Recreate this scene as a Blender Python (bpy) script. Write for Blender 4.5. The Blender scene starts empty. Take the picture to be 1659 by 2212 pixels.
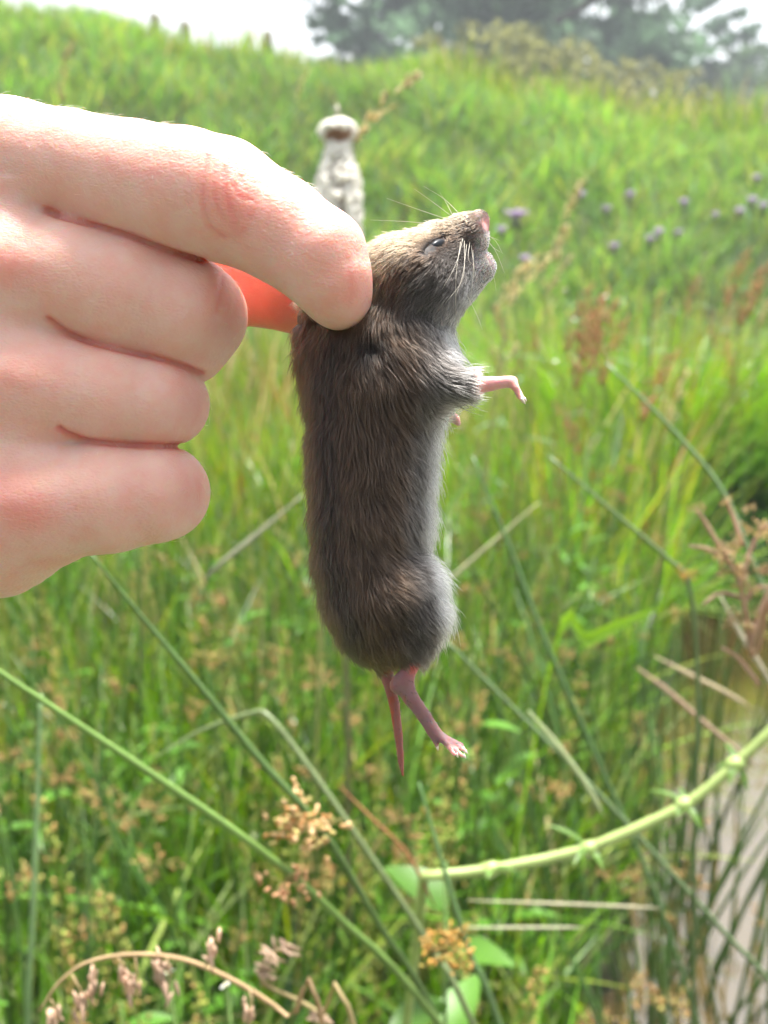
import bpy, math, random
import numpy as np
from mathutils import Vector, Matrix, kdtree

random.seed(7)
rng = np.random.default_rng(7)
R = math.radians
scene = bpy.context.scene
COL = scene.collection

# ------------------------------------------------------------------ camera, sky, sun, exposure
CAM = np.array([0.0, 0.0, 1.0])
PITCH = 15.0
FOC = 2171.0                       # focal length in pixels of a 1659 x 2212 frame
cp, sp = math.cos(R(PITCH)), math.sin(R(PITCH))
FWD = np.array([0, cp, -sp]); UP = np.array([0, sp, cp]); RIGHT = np.array([1.0, 0, 0])
cd = bpy.data.cameras.new('camera')
cam = bpy.data.objects.new('camera', cd); COL.objects.link(cam)
cam.location = CAM; cam.rotation_euler = (R(90 - PITCH), 0, 0)
cd.sensor_fit = 'VERTICAL'; cd.sensor_height = 24; cd.lens = 12 / math.tan(R(27))
cd.clip_start = 0.01; cd.clip_end = 2000
cd.dof.use_dof = True; cd.dof.focus_distance = 0.184; cd.dof.aperture_fstop = 12.8
scene.camera = cam

SUN_EL, SUN_AZ = 75.0, 28.0        # azimuth measured from +Y (ahead of the camera) towards +X
w = bpy.data.worlds.new('World'); scene.world = w; w.use_nodes = True
nt = w.node_tree; nt.nodes.clear()
sky = nt.nodes.new('ShaderNodeTexSky'); sky.sky_type = 'NISHITA'; sky.sun_disc = False
sky.sun_elevation = R(SUN_EL); sky.sun_rotation = R(SUN_AZ)
sky.air_density = 1.0; sky.dust_density = 4.0; sky.ozone_density = 1.0
hs = nt.nodes.new('ShaderNodeHueSaturation'); hs.inputs['Saturation'].default_value = 0.22
bg = nt.nodes.new('ShaderNodeBackground'); bg.inputs['Strength'].default_value = 0.135
wo = nt.nodes.new('ShaderNodeOutputWorld')
nt.links.new(sky.outputs[0], hs.inputs['Color']); nt.links.new(hs.outputs[0], bg.inputs['Color'])
nt.links.new(bg.outputs[0], wo.inputs['Surface'])
sd = bpy.data.lights.new('sun', 'SUN'); sd.energy = 5.0; sd.angle = R(14); sd.color = (1.0, 0.965, 0.9)
sun = bpy.data.objects.new('sun', sd); COL.objects.link(sun)
sv = Vector((math.cos(R(SUN_EL)) * math.sin(R(SUN_AZ)), math.cos(R(SUN_EL)) * math.cos(R(SUN_AZ)), math.sin(R(SUN_EL))))
sun.rotation_euler = sv.to_track_quat('Z', 'Y').to_euler(); sun.location = (2, 4, 8)
vs = scene.view_settings
vs.view_transform = 'Standard'; vs.look = 'None'; vs.gamma = 1.0; vs.use_curve_mapping = False
vs.exposure = 1.43
scene.render.engine = 'CYCLES'
scene.cycles.use_denoising = True
scene.cycles.use_adaptive_sampling = True; scene.cycles.adaptive_threshold = 0.025
scene.cycles.max_bounces = 8; scene.cycles.transmission_bounces = 5; scene.cycles.diffuse_bounces = 4

# ------------------------------------------------------------------ geometry helpers
def P(px, py, D):
    """point seen at (px, py) of the 1659 x 2212 frame at depth D metres"""
    return CAM + FWD * D + RIGHT * ((px - 829.5) / FOC * D) + UP * ((1106 - py) / FOC * D)

def project(v):
    q = v - CAM
    D = q @ FWD
    return 829.5 + FOC * (q @ RIGHT) / D, 1106 - FOC * (q @ UP) / D, D

def sstep(a, b, x):
    t = np.clip((x - a) / (b - a), 0, 1); return t * t * (3 - 2 * t)

def mk_mesh(name, V, F, cols=None, smooth=True):
    V = np.asarray(V, dtype=np.float32).reshape(-1, 3)
    me = bpy.data.meshes.new(name)
    if isinstance(F, np.ndarray):
        n, k = F.shape; li = F.reshape(-1).astype(np.int32)
        ls = (np.arange(n) * k).astype(np.int32)
    else:
        n = len(F); lens = np.array([len(f) for f in F], dtype=np.int32)
        li = np.array([i for f in F for i in f], dtype=np.int32)
        ls = np.concatenate([[0], np.cumsum(lens)[:-1]]).astype(np.int32)
    me.vertices.add(len(V)); me.vertices.foreach_set('co', V.ravel())
    me.loops.add(len(li)); me.loops.foreach_set('vertex_index', li)
    me.polygons.add(n); me.polygons.foreach_set('loop_start', ls)
    me.update(calc_edges=True)
    if smooth:
        me.polygons.foreach_set('use_smooth', np.ones(n, dtype=bool))
    if cols is not None:
        a = me.color_attributes.new('Col', 'FLOAT_COLOR', 'POINT')
        c = np.ones((len(V), 4), dtype=np.float32); c[:, :3] = np.asarray(cols, dtype=np.float32)
        a.data.foreach_set('color', c.ravel())
    return me

def obj(name, me, mat=None, parent=None, loc=(0, 0, 0), rz=0.0):
    o = bpy.data.objects.new(name, me); COL.objects.link(o)
    if mat is not None and me is not None and len(me.materials) == 0:
        me.materials.append(mat)
    if parent is not None: o.parent = parent
    if name in ('seed_spike', 'flower_cluster', 'seed_head', 'spikelet', 'floret_tuft', 'seed_fluff', 'seed_cluster', 'crown'):
        o['kind'] = 'stuff'                      # masses of bits too small to pick apart
    o.location = Vector([float(c) for c in loc]); o.rotation_euler = (0, 0, rz)
    return o

def tag(o, label, cat, group=None):
    o['label'] = label; o['category'] = cat
    if group: o['group'] = group
    return o

def kind(o, k, label=None, cat=None):
    o['kind'] = k
    if label: o['label'] = label
    if cat: o['category'] = cat
    return o

def empty(name, loc=(0, 0, 0), rz=0.0):
    o = bpy.data.objects.new(name, None); COL.objects.link(o)
    o.empty_display_size = 0.02
    o.location = Vector([float(c) for c in loc]); o.rotation_euler = (0, 0, rz)
    return o

class MB:
    """collects pieces into one mesh"""
    def __init__(s): s.v = []; s.f = []; s.c = []; s.n = 0
    def add(s, V, F, col=(1, 1, 1)):
        V = np.asarray(V, float); s.v.append(V)
        s.f += [tuple(int(i) + s.n for i in f) for f in F]
        c = np.asarray(col, float)
        s.c.append(np.broadcast_to(c, (len(V), 3)) if c.ndim == 1 else c); s.n += len(V)
    def tube(s, pts, rad, ns=6, col=(1, 1, 1), caps=True):
        V, F = tube_geo(pts, rad, ns, caps)
        if np.ndim(col) == 2:
            c = np.repeat(np.asarray(col), ns, axis=0); c = np.vstack([c, c[:1], c[-1:]]) if caps else c
            s.add(V, F, c)
        else: s.add(V, F, col)
    def blob(s, c, axis, L, r, col=(1, 1, 1), ns=5):
        """little spindle"""
        a = np.asarray(axis, float); a /= np.linalg.norm(a) + 1e-9
        u = np.cross(a, [0.3, 0.5, 0.81]); u /= np.linalg.norm(u) + 1e-9; w_ = np.cross(a, u)
        V = [np.asarray(c) - a * L / 2]
        for t, k in ((-0.2, 1.0), (0.22, 0.8)):
            for i in range(ns):
                q = 2 * math.pi * i / ns
                V.append(np.asarray(c) + a * L * t + (u * math.cos(q) + w_ * math.sin(q)) * r * k)
        V.append(np.asarray(c) + a * L / 2)
        F = []
        for i in range(ns):
            j = (i + 1) % ns
            F += [(0, 1 + j, 1 + i), (1 + i, 1 + j, 1 + ns + j, 1 + ns + i), (1 + ns + i, 1 + ns + j, 1 + 2 * ns)]
        s.add(V, F, col)
    def leaf(s, a, d, up, L, W, droop=0.25, fold=0.18, col=(1, 1, 1), n=6):
        """broad pointed leaf with a folded midrib"""
        d = np.asarray(d, float); d /= np.linalg.norm(d); up = np.asarray(up, float)
        sd_ = np.cross(d, up); sd_ /= np.linalg.norm(sd_) + 1e-9; nn = np.cross(sd_, d)
        V = []; F = []
        for i in range(n + 1):
            t = i / n
            c = np.asarray(a) + d * L * t * (1 - 0.15 * droop * t) - nn * L * droop * t * t
            wv = W * (math.sin(math.pi * min(1, t * 0.93 + 0.05)) ** 0.8) * (1 - 0.35 * t) + 1e-5
            V += [c + sd_ * wv / 2 + nn * wv * fold, c, c - sd_ * wv / 2 + nn * wv * fold]
            if i:
                b = (i - 1) * 3
                F += [(b, b + 1, b + 4, b + 3), (b + 1, b + 2, b + 5, b + 4)]
        s.add(V, F, col)
    def mesh(s, name, smooth=True):
        return mk_mesh(name, np.vstack(s.v), s.f, np.vstack(s.c), smooth)

def tube_geo(pts, rad, ns=6, caps=True):
    pts = np.asarray(pts, float); n = len(pts)
    rad = np.broadcast_to(np.asarray(rad, float), (n,))
    T = np.gradient(pts, axis=0); T /= np.linalg.norm(T, axis=1)[:, None] + 1e-12
    ref = np.array([0.31, 0.17, 0.93]) if abs(T[0][2]) < 0.8 else np.array([1.0, 0.13, 0.05])
    V = []
    for i in range(n):
        u = np.cross(T[i], ref); u /= np.linalg.norm(u) + 1e-12; v = np.cross(T[i], u)
        q = np.arange(ns) * 2 * math.pi / ns
        V.append(pts[i] + rad[i] * (np.cos(q)[:, None] * u + np.sin(q)[:, None] * v))
    V = np.vstack(V); F = []
    for i in range(n - 1):
        for k in range(ns):
            l = (k + 1) % ns
            F.append((i * ns + k, i * ns + l, (i + 1) * ns + l, (i + 1) * ns + k))
    if caps:
        V = np.vstack([V, pts[:1], pts[-1:]]); a = n * ns
        for k in range(ns):
            l = (k + 1) % ns
            F.append((a, l, k)); F.append((a + 1, (n - 1) * ns + k, (n - 1) * ns + l))
    return V, F

def spline(pts, n):
    """Catmull-Rom through pts"""
    p = np.asarray(pts, float); p = np.vstack([2 * p[0] - p[1], p, 2 * p[-1] - p[-2]])
    m = len(p) - 3; out = []
    for t in np.linspace(0, m, n):
        i = min(int(t), m - 1); u = t - i
        a, b, c, d = p[i:i + 4]
        out.append(0.5 * (2 * b + (c - a) * u + (2 * a - 5 * b + 4 * c - d) * u * u + (3 * b - a - 3 * c + d) * u ** 3))
    return np.array(out)

# ------------------------------------------------------------------ materials
def new_mat(name):
    m = bpy.data.materials.new(name); m.use_nodes = True
    n = m.node_tree.nodes; n.clear()
    return m, n, m.node_tree.links

def foliage(name, transl=0.45, rough=0.45, spec=0.4, attr=True, color=(0.1, 0.2, 0.03), vary=0.0, nscale=60.0):
    m, n, l = new_mat(name)
    out = n.new('ShaderNodeOutputMaterial')
    pb = n.new('ShaderNodeBsdfPrincipled'); pb.inputs['Roughness'].default_value = rough
    pb.inputs['Specular IOR Level'].default_value = spec
    tr = n.new('ShaderNodeBsdfTranslucent'); mx = n.new('ShaderNodeMixShader'); mx.inputs[0].default_value = transl
    if attr:
        c = n.new('ShaderNodeVertexColor'); c.layer_name = 'Col'; src = c.outputs['Color']
    else:
        c = n.new('ShaderNodeRGB'); c.outputs[0].default_value = (*color, 1); src = c.outputs[0]
    tc = n.new('ShaderNodeTexCoord'); no = n.new('ShaderNodeTexNoise'); no.inputs['Scale'].default_value = nscale
    l.new(tc.outputs['Object'], no.inputs['Vector'])
    mr = n.new('ShaderNodeMapRange'); mr.inputs['To Min'].default_value = 0.7; mr.inputs['To Max'].default_value = 1.3
    l.new(no.outputs['Fac'], mr.inputs['Value'])
    oi = n.new('ShaderNodeObjectInfo'); m2 = n.new('ShaderNodeMapRange')
    m2.inputs['To Min'].default_value = 1 - vary; m2.inputs['To Max'].default_value = 1 + vary
    l.new(oi.outputs['Random'], m2.inputs['Value'])
    mu = n.new('ShaderNodeMath'); mu.operation = 'MULTIPLY'; l.new(mr.outputs[0], mu.inputs[0]); l.new(m2.outputs[0], mu.inputs[1])
    hv = n.new('ShaderNodeHueSaturation'); l.new(src, hv.inputs['Color']); l.new(mu.outputs[0], hv.inputs['Value'])
    l.new(hv.outputs[0], pb.inputs['Base Color'])
    h2 = n.new('ShaderNodeHueSaturation'); h2.inputs['Saturation'].default_value = 1.15; h2.inputs['Value'].default_value = 1.35
    h2.inputs['Hue'].default_value = 0.488
    l.new(hv.outputs[0], h2.inputs['Color']); l.new(h2.outputs[0], tr.inputs['Color'])
    l.new(pb.outputs[0], mx.inputs[1]); l.new(tr.outputs[0], mx.inputs[2]); l.new(mx.outputs[0], out.inputs['Surface'])
    return m

M_grass = foliage('grass_blade', 0.42, 0.33, 0.55)
M_far = foliage('bank_grass', 0.42, 0.6, 0.25)
M_stem = foliage('rush_stem', 0.12, 0.38, 0.5, vary=0.22, nscale=90)
M_dry = foliage('dry_seed', 0.25, 0.7, 0.2, vary=0.15, nscale=140)
M_leaf = foliage('broad_leaf', 0.45, 0.4, 0.4, vary=0.2, nscale=30)
M_crown = foliage('tree_leaf', 0.45, 0.6, 0.2, nscale=1.5)
M_flower = foliage('thistle_floret', 0.35, 0.6, 0.2, vary=0.1, nscale=120)
M_fluff = foliage('seed_fluff', 0.5, 0.9, 0.05, nscale=160)

def wood(name, c1, c2, scale):
    m, n, l = new_mat(name)
    out = n.new('ShaderNodeOutputMaterial'); pb = n.new('ShaderNodeBsdfPrincipled'); pb.inputs['Roughness'].default_value = 0.85
    tc = n.new('ShaderNodeTexCoord'); mp = n.new('ShaderNodeMapping'); mp.inputs['Scale'].default_value = (scale, scale, scale * 0.15)
    no = n.new('ShaderNodeTexNoise'); no.inputs['Scale'].default_value = 3; no.inputs['Detail'].default_value = 8
    cr = n.new('ShaderNodeValToRGB'); cr.color_ramp.elements[0].color = (*c1, 1); cr.color_ramp.elements[1].color = (*c2, 1)
    cr.color_ramp.elements[0].position = 0.35; cr.color_ramp.elements[1].position = 0.65
    bp = n.new('ShaderNodeBump'); bp.inputs['Strength'].default_value = 0.6; bp.inputs['Distance'].default_value = 0.01
    l.new(tc.outputs['Object'], mp.inputs['Vector']); l.new(mp.outputs[0], no.inputs['Vector']); l.new(no.outputs['Fac'], cr.inputs['Fac'])
    l.new(cr.outputs[0], pb.inputs['Base Color']); l.new(no.outputs['Fac'], bp.inputs['Height']); l.new(bp.outputs[0], pb.inputs['Normal'])
    l.new(pb.outputs[0], out.inputs['Surface']); return m
M_bark = wood('bark', (0.04, 0.03, 0.02), (0.14, 0.11, 0.08), 3)
M_post = wood('weathered_post', (0.06, 0.05, 0.035), (0.2, 0.17, 0.12), 8)
M_soil = wood('soil', (0.02, 0.025, 0.008), (0.06, 0.075, 0.02), 9)
M_soil.node_tree.nodes['Mapping'].inputs['Scale'].default_value = (9, 9, 9)

# water: muddy brown with a rippled gloss
M_water, n, l = new_mat('stream_water')
out = n.new('ShaderNodeOutputMaterial'); pb = n.new('ShaderNodeBsdfPrincipled')
tc = n.new('ShaderNodeTexCoord'); no = n.new('ShaderNodeTexNoise'); no.inputs['Scale'].default_value = 3.0; no.inputs['Detail'].default_value = 3
cr = n.new('ShaderNodeValToRGB'); cr.color_ramp.elements[0].color = (0.05, 0.033, 0.009, 1); cr.color_ramp.elements[1].color = (0.085, 0.06, 0.02, 1)
l.new(tc.outputs['Object'], no.inputs['Vector']); l.new(no.outputs['Fac'], cr.inputs['Fac']); l.new(cr.outputs[0], pb.inputs['Base Color'])
n2 = n.new('ShaderNodeTexNoise'); n2.inputs['Scale'].default_value = 14; l.new(tc.outputs['Object'], n2.inputs['Vector'])
bp = n.new('ShaderNodeBump'); bp.inputs['Strength'].default_value = 0.15; bp.inputs['Distance'].default_value = 0.01
l.new(n2.outputs['Fac'], bp.inputs['Height']); l.new(bp.outputs[0], pb.inputs['Normal'])
pb.inputs['Roughness'].default_value = 0.04; pb.inputs['IOR'].default_value = 1.8
pb.inputs['Coat Weight'].default_value = 1.0; pb.inputs['Coat Roughness'].default_value = 0.03; pb.inputs['Coat IOR'].default_value = 1.9
l.new(bp.outputs[0], pb.inputs['Coat Normal'])
l.new(pb.outputs[0], out.inputs['Surface'])

# ------------------------------------------------------------------ terrain
WATER_Z = -0.10
def edge_x(y):
    return np.where(y < 1.28, 0.24 + 0.05 * (y - 1.28), 0.30 + (y - 1.28) * 0.344) + 0.035 * np.sin(y * 5.3 + 0.6)
def far_y(x):
    return 3.35 + 0.28 * (x - 1.0) + 0.06 * np.sin(x * 4.0)
def channel(x, y):
    """1 in the stream, 0 on the banks"""
    return sstep(-0.02, 0.12, x - edge_x(y)) * (1 - sstep(-0.12, 0.0, y - far_y(x)))
def height(x, y):
    x = np.asarray(x, float); y = np.asarray(y, float)
    hc = 2.45 - 0.150 * np.clip(x, -9, 9) + 0.07 * np.sin(x * 1.7 + 0.5) + 0.05 * np.sin(x * 3.9)
    s = np.clip((y - 4.6) / 6.4, 0, 1); s = s * s * (3 - 2 * s) * 0.75 + s * 0.25
    z = hc * s + 0.03 * np.sin(x * 3.1 + y * 1.3) * np.sin(y * 2.3 - x) * (1 - 0.4 * s)
    z = z - 0.42 * channel(x, y)
    return z

def grid_mesh(name, xs, ys, zf):
    X, Y = np.meshgrid(xs, ys, indexing='ij'); Z = zf(X, Y)
    V = np.stack([X, Y, Z], -1).reshape(-1, 3)
    nx, ny = len(xs), len(ys)
    i, j = np.meshgrid(np.arange(nx - 1), np.arange(ny - 1), indexing='ij')
    a = (i * ny + j).ravel()
    return mk_mesh(name, V, np.stack([a, a + ny, a + ny + 1, a + 1], 1))

def sym(a, b, fine, coarse):
    return np.unique(np.concatenate([np.arange(a, b + 1e-6, fine), coarse]))
xs = sym(-2.5, 3.5, 0.05, np.array([-600, -300, -120, -60, -30, -18, -12, -9, -7, -6, -5, -4, -3.2, 4, 4.6, 5.2, 6, 7, 9, 12, 18, 30, 60, 120, 300, 600.]))
ys = sym(-1.0, 4.6, 0.05, np.array([-600, -200, -60, -20, -8, -4, -2, 4.9, 5.3, 5.7, 6.2, 6.7, 7.2, 7.7, 8.2, 8.7, 9.2, 9.7, 10.2, 10.6, 11, 11.5, 13, 16, 22, 30, 45, 70, 120, 300, 900.]))
kind(obj('ground', grid_mesh('ground', xs, ys, height), M_soil), 'structure')
kind(obj('stream', grid_mesh('stream', np.arange(0.0, 4.01, 0.2), np.arange(-0.6, 4.7, 0.2), lambda x, y: x * 0 + WATER_Z), M_water), 'structure')

def gz(x, y): return float(height(x, y))

# ------------------------------------------------------------------ grass masses
PAL = dict(fresh=(0.135, 0.30, 0.028), mid=(0.075, 0.185, 0.02), deep=(0.035, 0.095, 0.018), yel=(0.235, 0.31, 0.045),
           olive=(0.17, 0.19, 0.04), straw=(0.47, 0.38, 0.19), red=(0.30, 0.13, 0.055), blue=(0.10, 0.20, 0.08), pale=(0.34, 0.42, 0.17))
def pick(names, wts, n):
    c = np.array([PAL[k] for k in names]); i = rng.choice(len(names), n, p=np.array(wts) / sum(wts))
    return c[i] * (0.72 + 0.56 * rng.random((n, 1)))

def blades(x, y, h, wd, lean, bend, col, seg=4, az=None, z0=None, droop=0.35):
    n = len(x)
    az = rng.random(n) * 2 * math.pi if az is None else az
    d = np.stack([np.cos(az), np.sin(az), np.zeros(n)], 1)
    fa = rng.random(n) * 2 * math.pi
    sdv = np.stack([np.cos(fa), np.sin(fa), np.zeros(n)], 1)
    z0 = height(x, y) - 0.01 if z0 is None else z0
    base = np.stack([x, y, z0], 1)
    V = np.zeros((n, 2 * seg + 1, 3)); C = np.zeros((n, 2 * seg + 1, 3))
    for i in range(seg + 1):
        t = i / seg
        p = base + d * (h * (lean * t + bend * t * t))[:, None]
        p[:, 2] += h * (t - droop * bend * t * t)
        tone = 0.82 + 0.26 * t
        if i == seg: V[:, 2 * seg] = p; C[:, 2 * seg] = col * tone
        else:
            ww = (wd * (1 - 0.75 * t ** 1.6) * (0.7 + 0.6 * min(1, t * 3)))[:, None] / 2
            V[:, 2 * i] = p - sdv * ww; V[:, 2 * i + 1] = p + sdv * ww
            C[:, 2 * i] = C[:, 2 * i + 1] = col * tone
    k = 2 * seg + 1; f = []
    for i in range(seg - 1):
        f += [[2 * i, 2 * i + 1, 2 * i + 3], [2 * i, 2 * i + 3, 2 * i + 2]]
    f.append([2 * seg - 2, 2 * seg - 1, 2 * seg])
    F = (np.arange(n)[:, None, None] * k + np.array(f)[None]).reshape(-1, 3)
    return V.reshape(-1, 3), F, C.reshape(-1, 3)

def join(parts):
    Vs, Fs, Cs, o = [], [], [], 0
    for V, F, C in parts:
        Vs.append(V); Fs.append(F + o); Cs.append(C); o += len(V)
    return np.vstack(Vs), np.vstack(Fs), np.vstack(Cs)

def scatter(n, y0, y1, side=0.62, pad=0.45, power=1.0, wet=0.25):
    """points on dry land inside the view wedge with a wide margin"""
    y = y0 + (y1 - y0) * rng.random(n * 3) ** power
    x = (rng.random(n * 3) * 2 - 1) * (side * y1 + pad)
    ok = (np.abs(x) < side * y + pad) & (channel(x, y) < wet)
    return x[ok][:n], y[ok][:n]

def patch(x, y, s, ph=0.0):
    return 0.5 + 0.25 * (np.sin(x * s + 1.3 * np.sin(y * s * 0.7 + ph)) + np.sin(y * s * 0.9 + 1.7 * np.sin(x * s * 0.6 - ph)))

# near meadow, thin mixed blades
x, y = scatter(9500, 0.42, 2.3, power=0.8)
n = len(x); g = patch(x, y, 7)[:, None]
c = pick(['fresh', 'mid', 'deep', 'yel', 'olive', 'pale', 'straw'], [5, 5, 7, 2.6, 1.4, 2.0, 1.2], n) * (0.62 + 0.5 * g)
hgt = (0.20 + 0.30 * rng.random(n)) * (0.75 + 0.35 * sstep(0.4, 1.4, y))
hgt *= np.where(x - edge_x(y) > -0.25, 0.62, 1.0)
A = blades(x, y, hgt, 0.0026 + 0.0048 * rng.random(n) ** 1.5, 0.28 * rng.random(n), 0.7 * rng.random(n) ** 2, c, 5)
x, y = scatter(2600, 0.42, 2.3); n = len(x)     # wider fresh leaves
c = pick(['fresh', 'yel', 'pale'], [6, 2, 1], n)
B = blades(x, y, (0.18 + 0.26 * rng.random(n)) * np.where(x - edge_x(y) > -0.25, 0.65, 1.0), 0.005 + 0.005 * rng.random(n), 0.35 * rng.random(n), 1.0 * rng.random(n), c, 6)
me = mk_mesh('meadow_grass', *join([A, B]))
kind(obj('meadow_grass', me, M_grass), 'stuff', 'thick green grass between the rushes beside the stream', 'grass')

# middle meadow
x, y = scatter(26000, 2.2, 5.4, power=0.9); n = len(x)
g = patch(x, y, 3.2, 0.4); g2 = patch(x, y, 1.4, 2.0)
c = pick(['fresh', 'mid', 'yel', 'olive', 'straw', 'red', 'blue'], [6.5, 4.0, 4.5, 1.8, 0.7, 0.45, 1.5], n) * (0.72 + 0.55 * g[:, None])
hgt = (0.30 + 0.36 * rng.random(n)) * (0.75 + 0.5 * g2)
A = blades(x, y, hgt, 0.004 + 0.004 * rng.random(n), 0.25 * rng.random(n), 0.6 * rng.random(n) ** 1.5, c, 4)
x, y = scatter(2600, 2.4, 5.4); n = len(x)       # reddish and straw flowering stems
c = pick(['red', 'straw', 'yel', 'olive'], [1.6, 2, 3.5, 2], n)
B = blades(x, y, 0.5 + 0.4 * rng.random(n), 0.004 + 0.003 * rng.random(n), 0.15 * rng.random(n), 0.4 * rng.random(n), c, 4)
me = mk_mesh('tall_grass', *join([A, B]))
kind(obj('tall_grass', me, M_grass), 'stuff', 'tall yellow green grass in the meadow below the bank', 'grass')

# embankment grass
x, y = scatter(60000, 5.0, 11.6, side=0.6, pad=0.6); n = len(x)
g = patch(x, y, 1.5, 1.0); g2 = patch(x, y, 4.5, 0.2)
c = pick(['fresh', 'yel', 'mid', 'blue', 'olive'], [6, 3.2, 2.2, 1.2, 1], n) * (0.72 + 0.35 * g[:, None] + 0.25 * g2[:, None])
c[:, 2] += .036; c[:, 0] += .022
hgt = (0.18 + 0.22 * rng.random(n)) * (0.6 + 0.7 * g2)
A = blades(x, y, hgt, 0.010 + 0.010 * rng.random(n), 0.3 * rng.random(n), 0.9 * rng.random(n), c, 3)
x, y = scatter(5000, 10.4, 12.2, side=0.6, pad=0.6); n = len(x)   # uneven fringe along the crest
c = pick(['fresh', 'yel', 'olive', 'straw'], [4, 3, 2.5, 1.6], n)
B = blades(x, y, 0.30 + 0.35 * rng.random(n) * patch(x, y, 2.6, 3) + np.where(x > 0.6, 0.28 * rng.random(n), 0), 0.012 + 0.008 * rng.random(n), 0.2 * rng.random(n), 0.5 * rng.random(n), c, 3)
me = mk_mesh('bank_grass', *join([A, B]))
kind(obj('bank_grass', me, M_far), 'stuff', 'lush pale green grass covering the embankment slope', 'grass')

# tussocks: fresh one beyond the water and dark ones hanging over the far bank
def tussock(cx, cy, rad, n, h0, h1, pal, label, wd=0.006, lean=0.5, bend=0.9):
    a = rng.random(n) * 2 * math.pi; r = rad * np.sqrt(rng.random(n))
    x = r * np.cos(a); y = r * np.sin(a)
    z0 = height(cx + x, cy + y) - height(cx, cy) - 0.01
    z0 = np.maximum(z0, WATER_Z - 0.05 - height(cx, cy))
    c = pick(pal[0], pal[1], n)
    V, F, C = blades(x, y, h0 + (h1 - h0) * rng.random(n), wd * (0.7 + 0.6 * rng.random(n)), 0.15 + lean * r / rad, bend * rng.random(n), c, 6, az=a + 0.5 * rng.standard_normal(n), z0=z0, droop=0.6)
    o = empty('grass_tussock', (cx, cy, gz(cx, cy)))
    b = obj('leaf_blade', mk_mesh('leaf_blade', V, F, C), M_grass, o); b['kind'] = 'stuff'
    return tag(o, label, 'grass tussock')
tussock(1.12, 4.05, 0.36, 2600, 0.45, 0.85, (['fresh', 'yel'], [7, 1.5]), 'bright fresh green grass tussock on the far bank of the stream', 0.008)
tussock(1.42, 3.66, 0.30, 2600, 0.40, 0.68, (['deep', 'mid'], [5, 2]), 'dark green tussock arching over the stream from the far bank', 0.007, 0.8, 1.4)
tussock(1.12, 3.58, 0.17, 800, 0.22, 0.4, (['mid', 'fresh', 'olive'], [3, 3, 2]), 'low green tussock drooping to the water at the tip of the stream', 0.006, 0.8, 1.4)
tussock(0.62, 2.62, 0.16, 420, 0.18, 0.36, (['fresh', 'mid', 'pale'], [4, 2, 1]), 'small green tussock at the near edge of the brown water', 0.006, 0.7, 1.2)

# ------------------------------------------------------------------ trees on the plateau behind the crest, fence posts
def make_tree(name, label, x, y, H, crown, seed, nleaf, leafsize, col, trunk_r, clump=1.0):
    r = np.random.default_rng(seed)
    z = gz(x, y); root = empty(name, (x, y, z - 0.1)); tag(root, label, 'tree')
    tb = MB(); tops = []
    th = H * 0.42
    tr = spline([(0, 0, 0), (0.1 * trunk_r, 0.2, th * 0.5), (-0.2, 0.1, th), (0.1, 0, H * 0.62)], 9)
    tb.tube(tr, np.linspace(trunk_r, trunk_r * 0.45, 9), 9)
    for i in range(11):
        a = 2 * math.pi * i / 11 + r.random(); b0 = tr[3 + i % 6]
        L = crown * (0.55 + 0.45 * r.random())
        e = b0 + np.array([math.cos(a) * L, math.sin(a) * L, H * (0.06 + 0.30 * r.random())])
        mid = (b0 + e) / 2 + np.array([0, 0, -0.05 * H * r.random()])
        pts = spline([b0, mid, e], 6); tb.tube(pts, np.linspace(trunk_r * 0.38, trunk_r * 0.07, 6), 6)
        tops += [pts[3], pts[4], pts[5]]
        for k in range(3):
            s_ = pts[2 + k]; ee = s_ + (r.random(3) - 0.4) * np.array([1, 1, 0.9]) * crown * 0.5
            tb.tube([s_, (s_ + ee) / 2 + 0.1, ee], [trunk_r * 0.12, trunk_r * 0.08, trunk_r * 0.03], 5); tops.append(ee)
    obj('trunk', tb.mesh('trunk'), M_bark, root)
    cl = []
    for i in range(46):
        a = r.random() * 2 * math.pi; q = math.sqrt(r.random()); u = r.random()
        prof = math.sin(math.pi * (0.12 + 0.83 * u)) ** 0.6
        cl.append([math.cos(a) * q * crown * prof, math.sin(a) * q * crown * prof, H * (0.30 + 0.68 * u)])
    cl = np.array(cl + [list(t) for t in tops])
    sz = crown * clump * (0.13 + 0.12 * r.random(len(cl)))
    k = r.integers(0, len(cl), nleaf)
    d = r.standard_normal((nleaf, 3)); d /= np.linalg.norm(d, axis=1)[:, None]
    pos = cl[k] + d * (sz[k] * r.random(nleaf) ** 0.45)[:, None] * np.array([1.15, 1.15, 0.62])
    u = r.standard_normal((nleaf, 3)); u /= np.linalg.norm(u, axis=1)[:, None]
    v = np.cross(u, r.standard_normal((nleaf, 3))); v /= np.linalg.norm(v, axis=1)[:, None]
    s_ = leafsize * (0.6 + 0.8 * r.random((nleaf, 1)))
    V = np.stack([pos - u * s_, pos + v * s_ * 0.45, pos + u * s_, pos - v * s_ * 0.45], 1).reshape(-1, 3)
    F = np.arange(nleaf * 4).reshape(-1, 4)
    C = np.repeat(np.array(col) * (0.65 + 0.7 * r.random((nleaf, 1))) * (0.8 + 0.4 * r.random(len(cl))[k])[:, None], 4, axis=0)
    obj('crown', mk_mesh('crown', V, F, C, smooth=False), M_crown, root)
    return root

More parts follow.
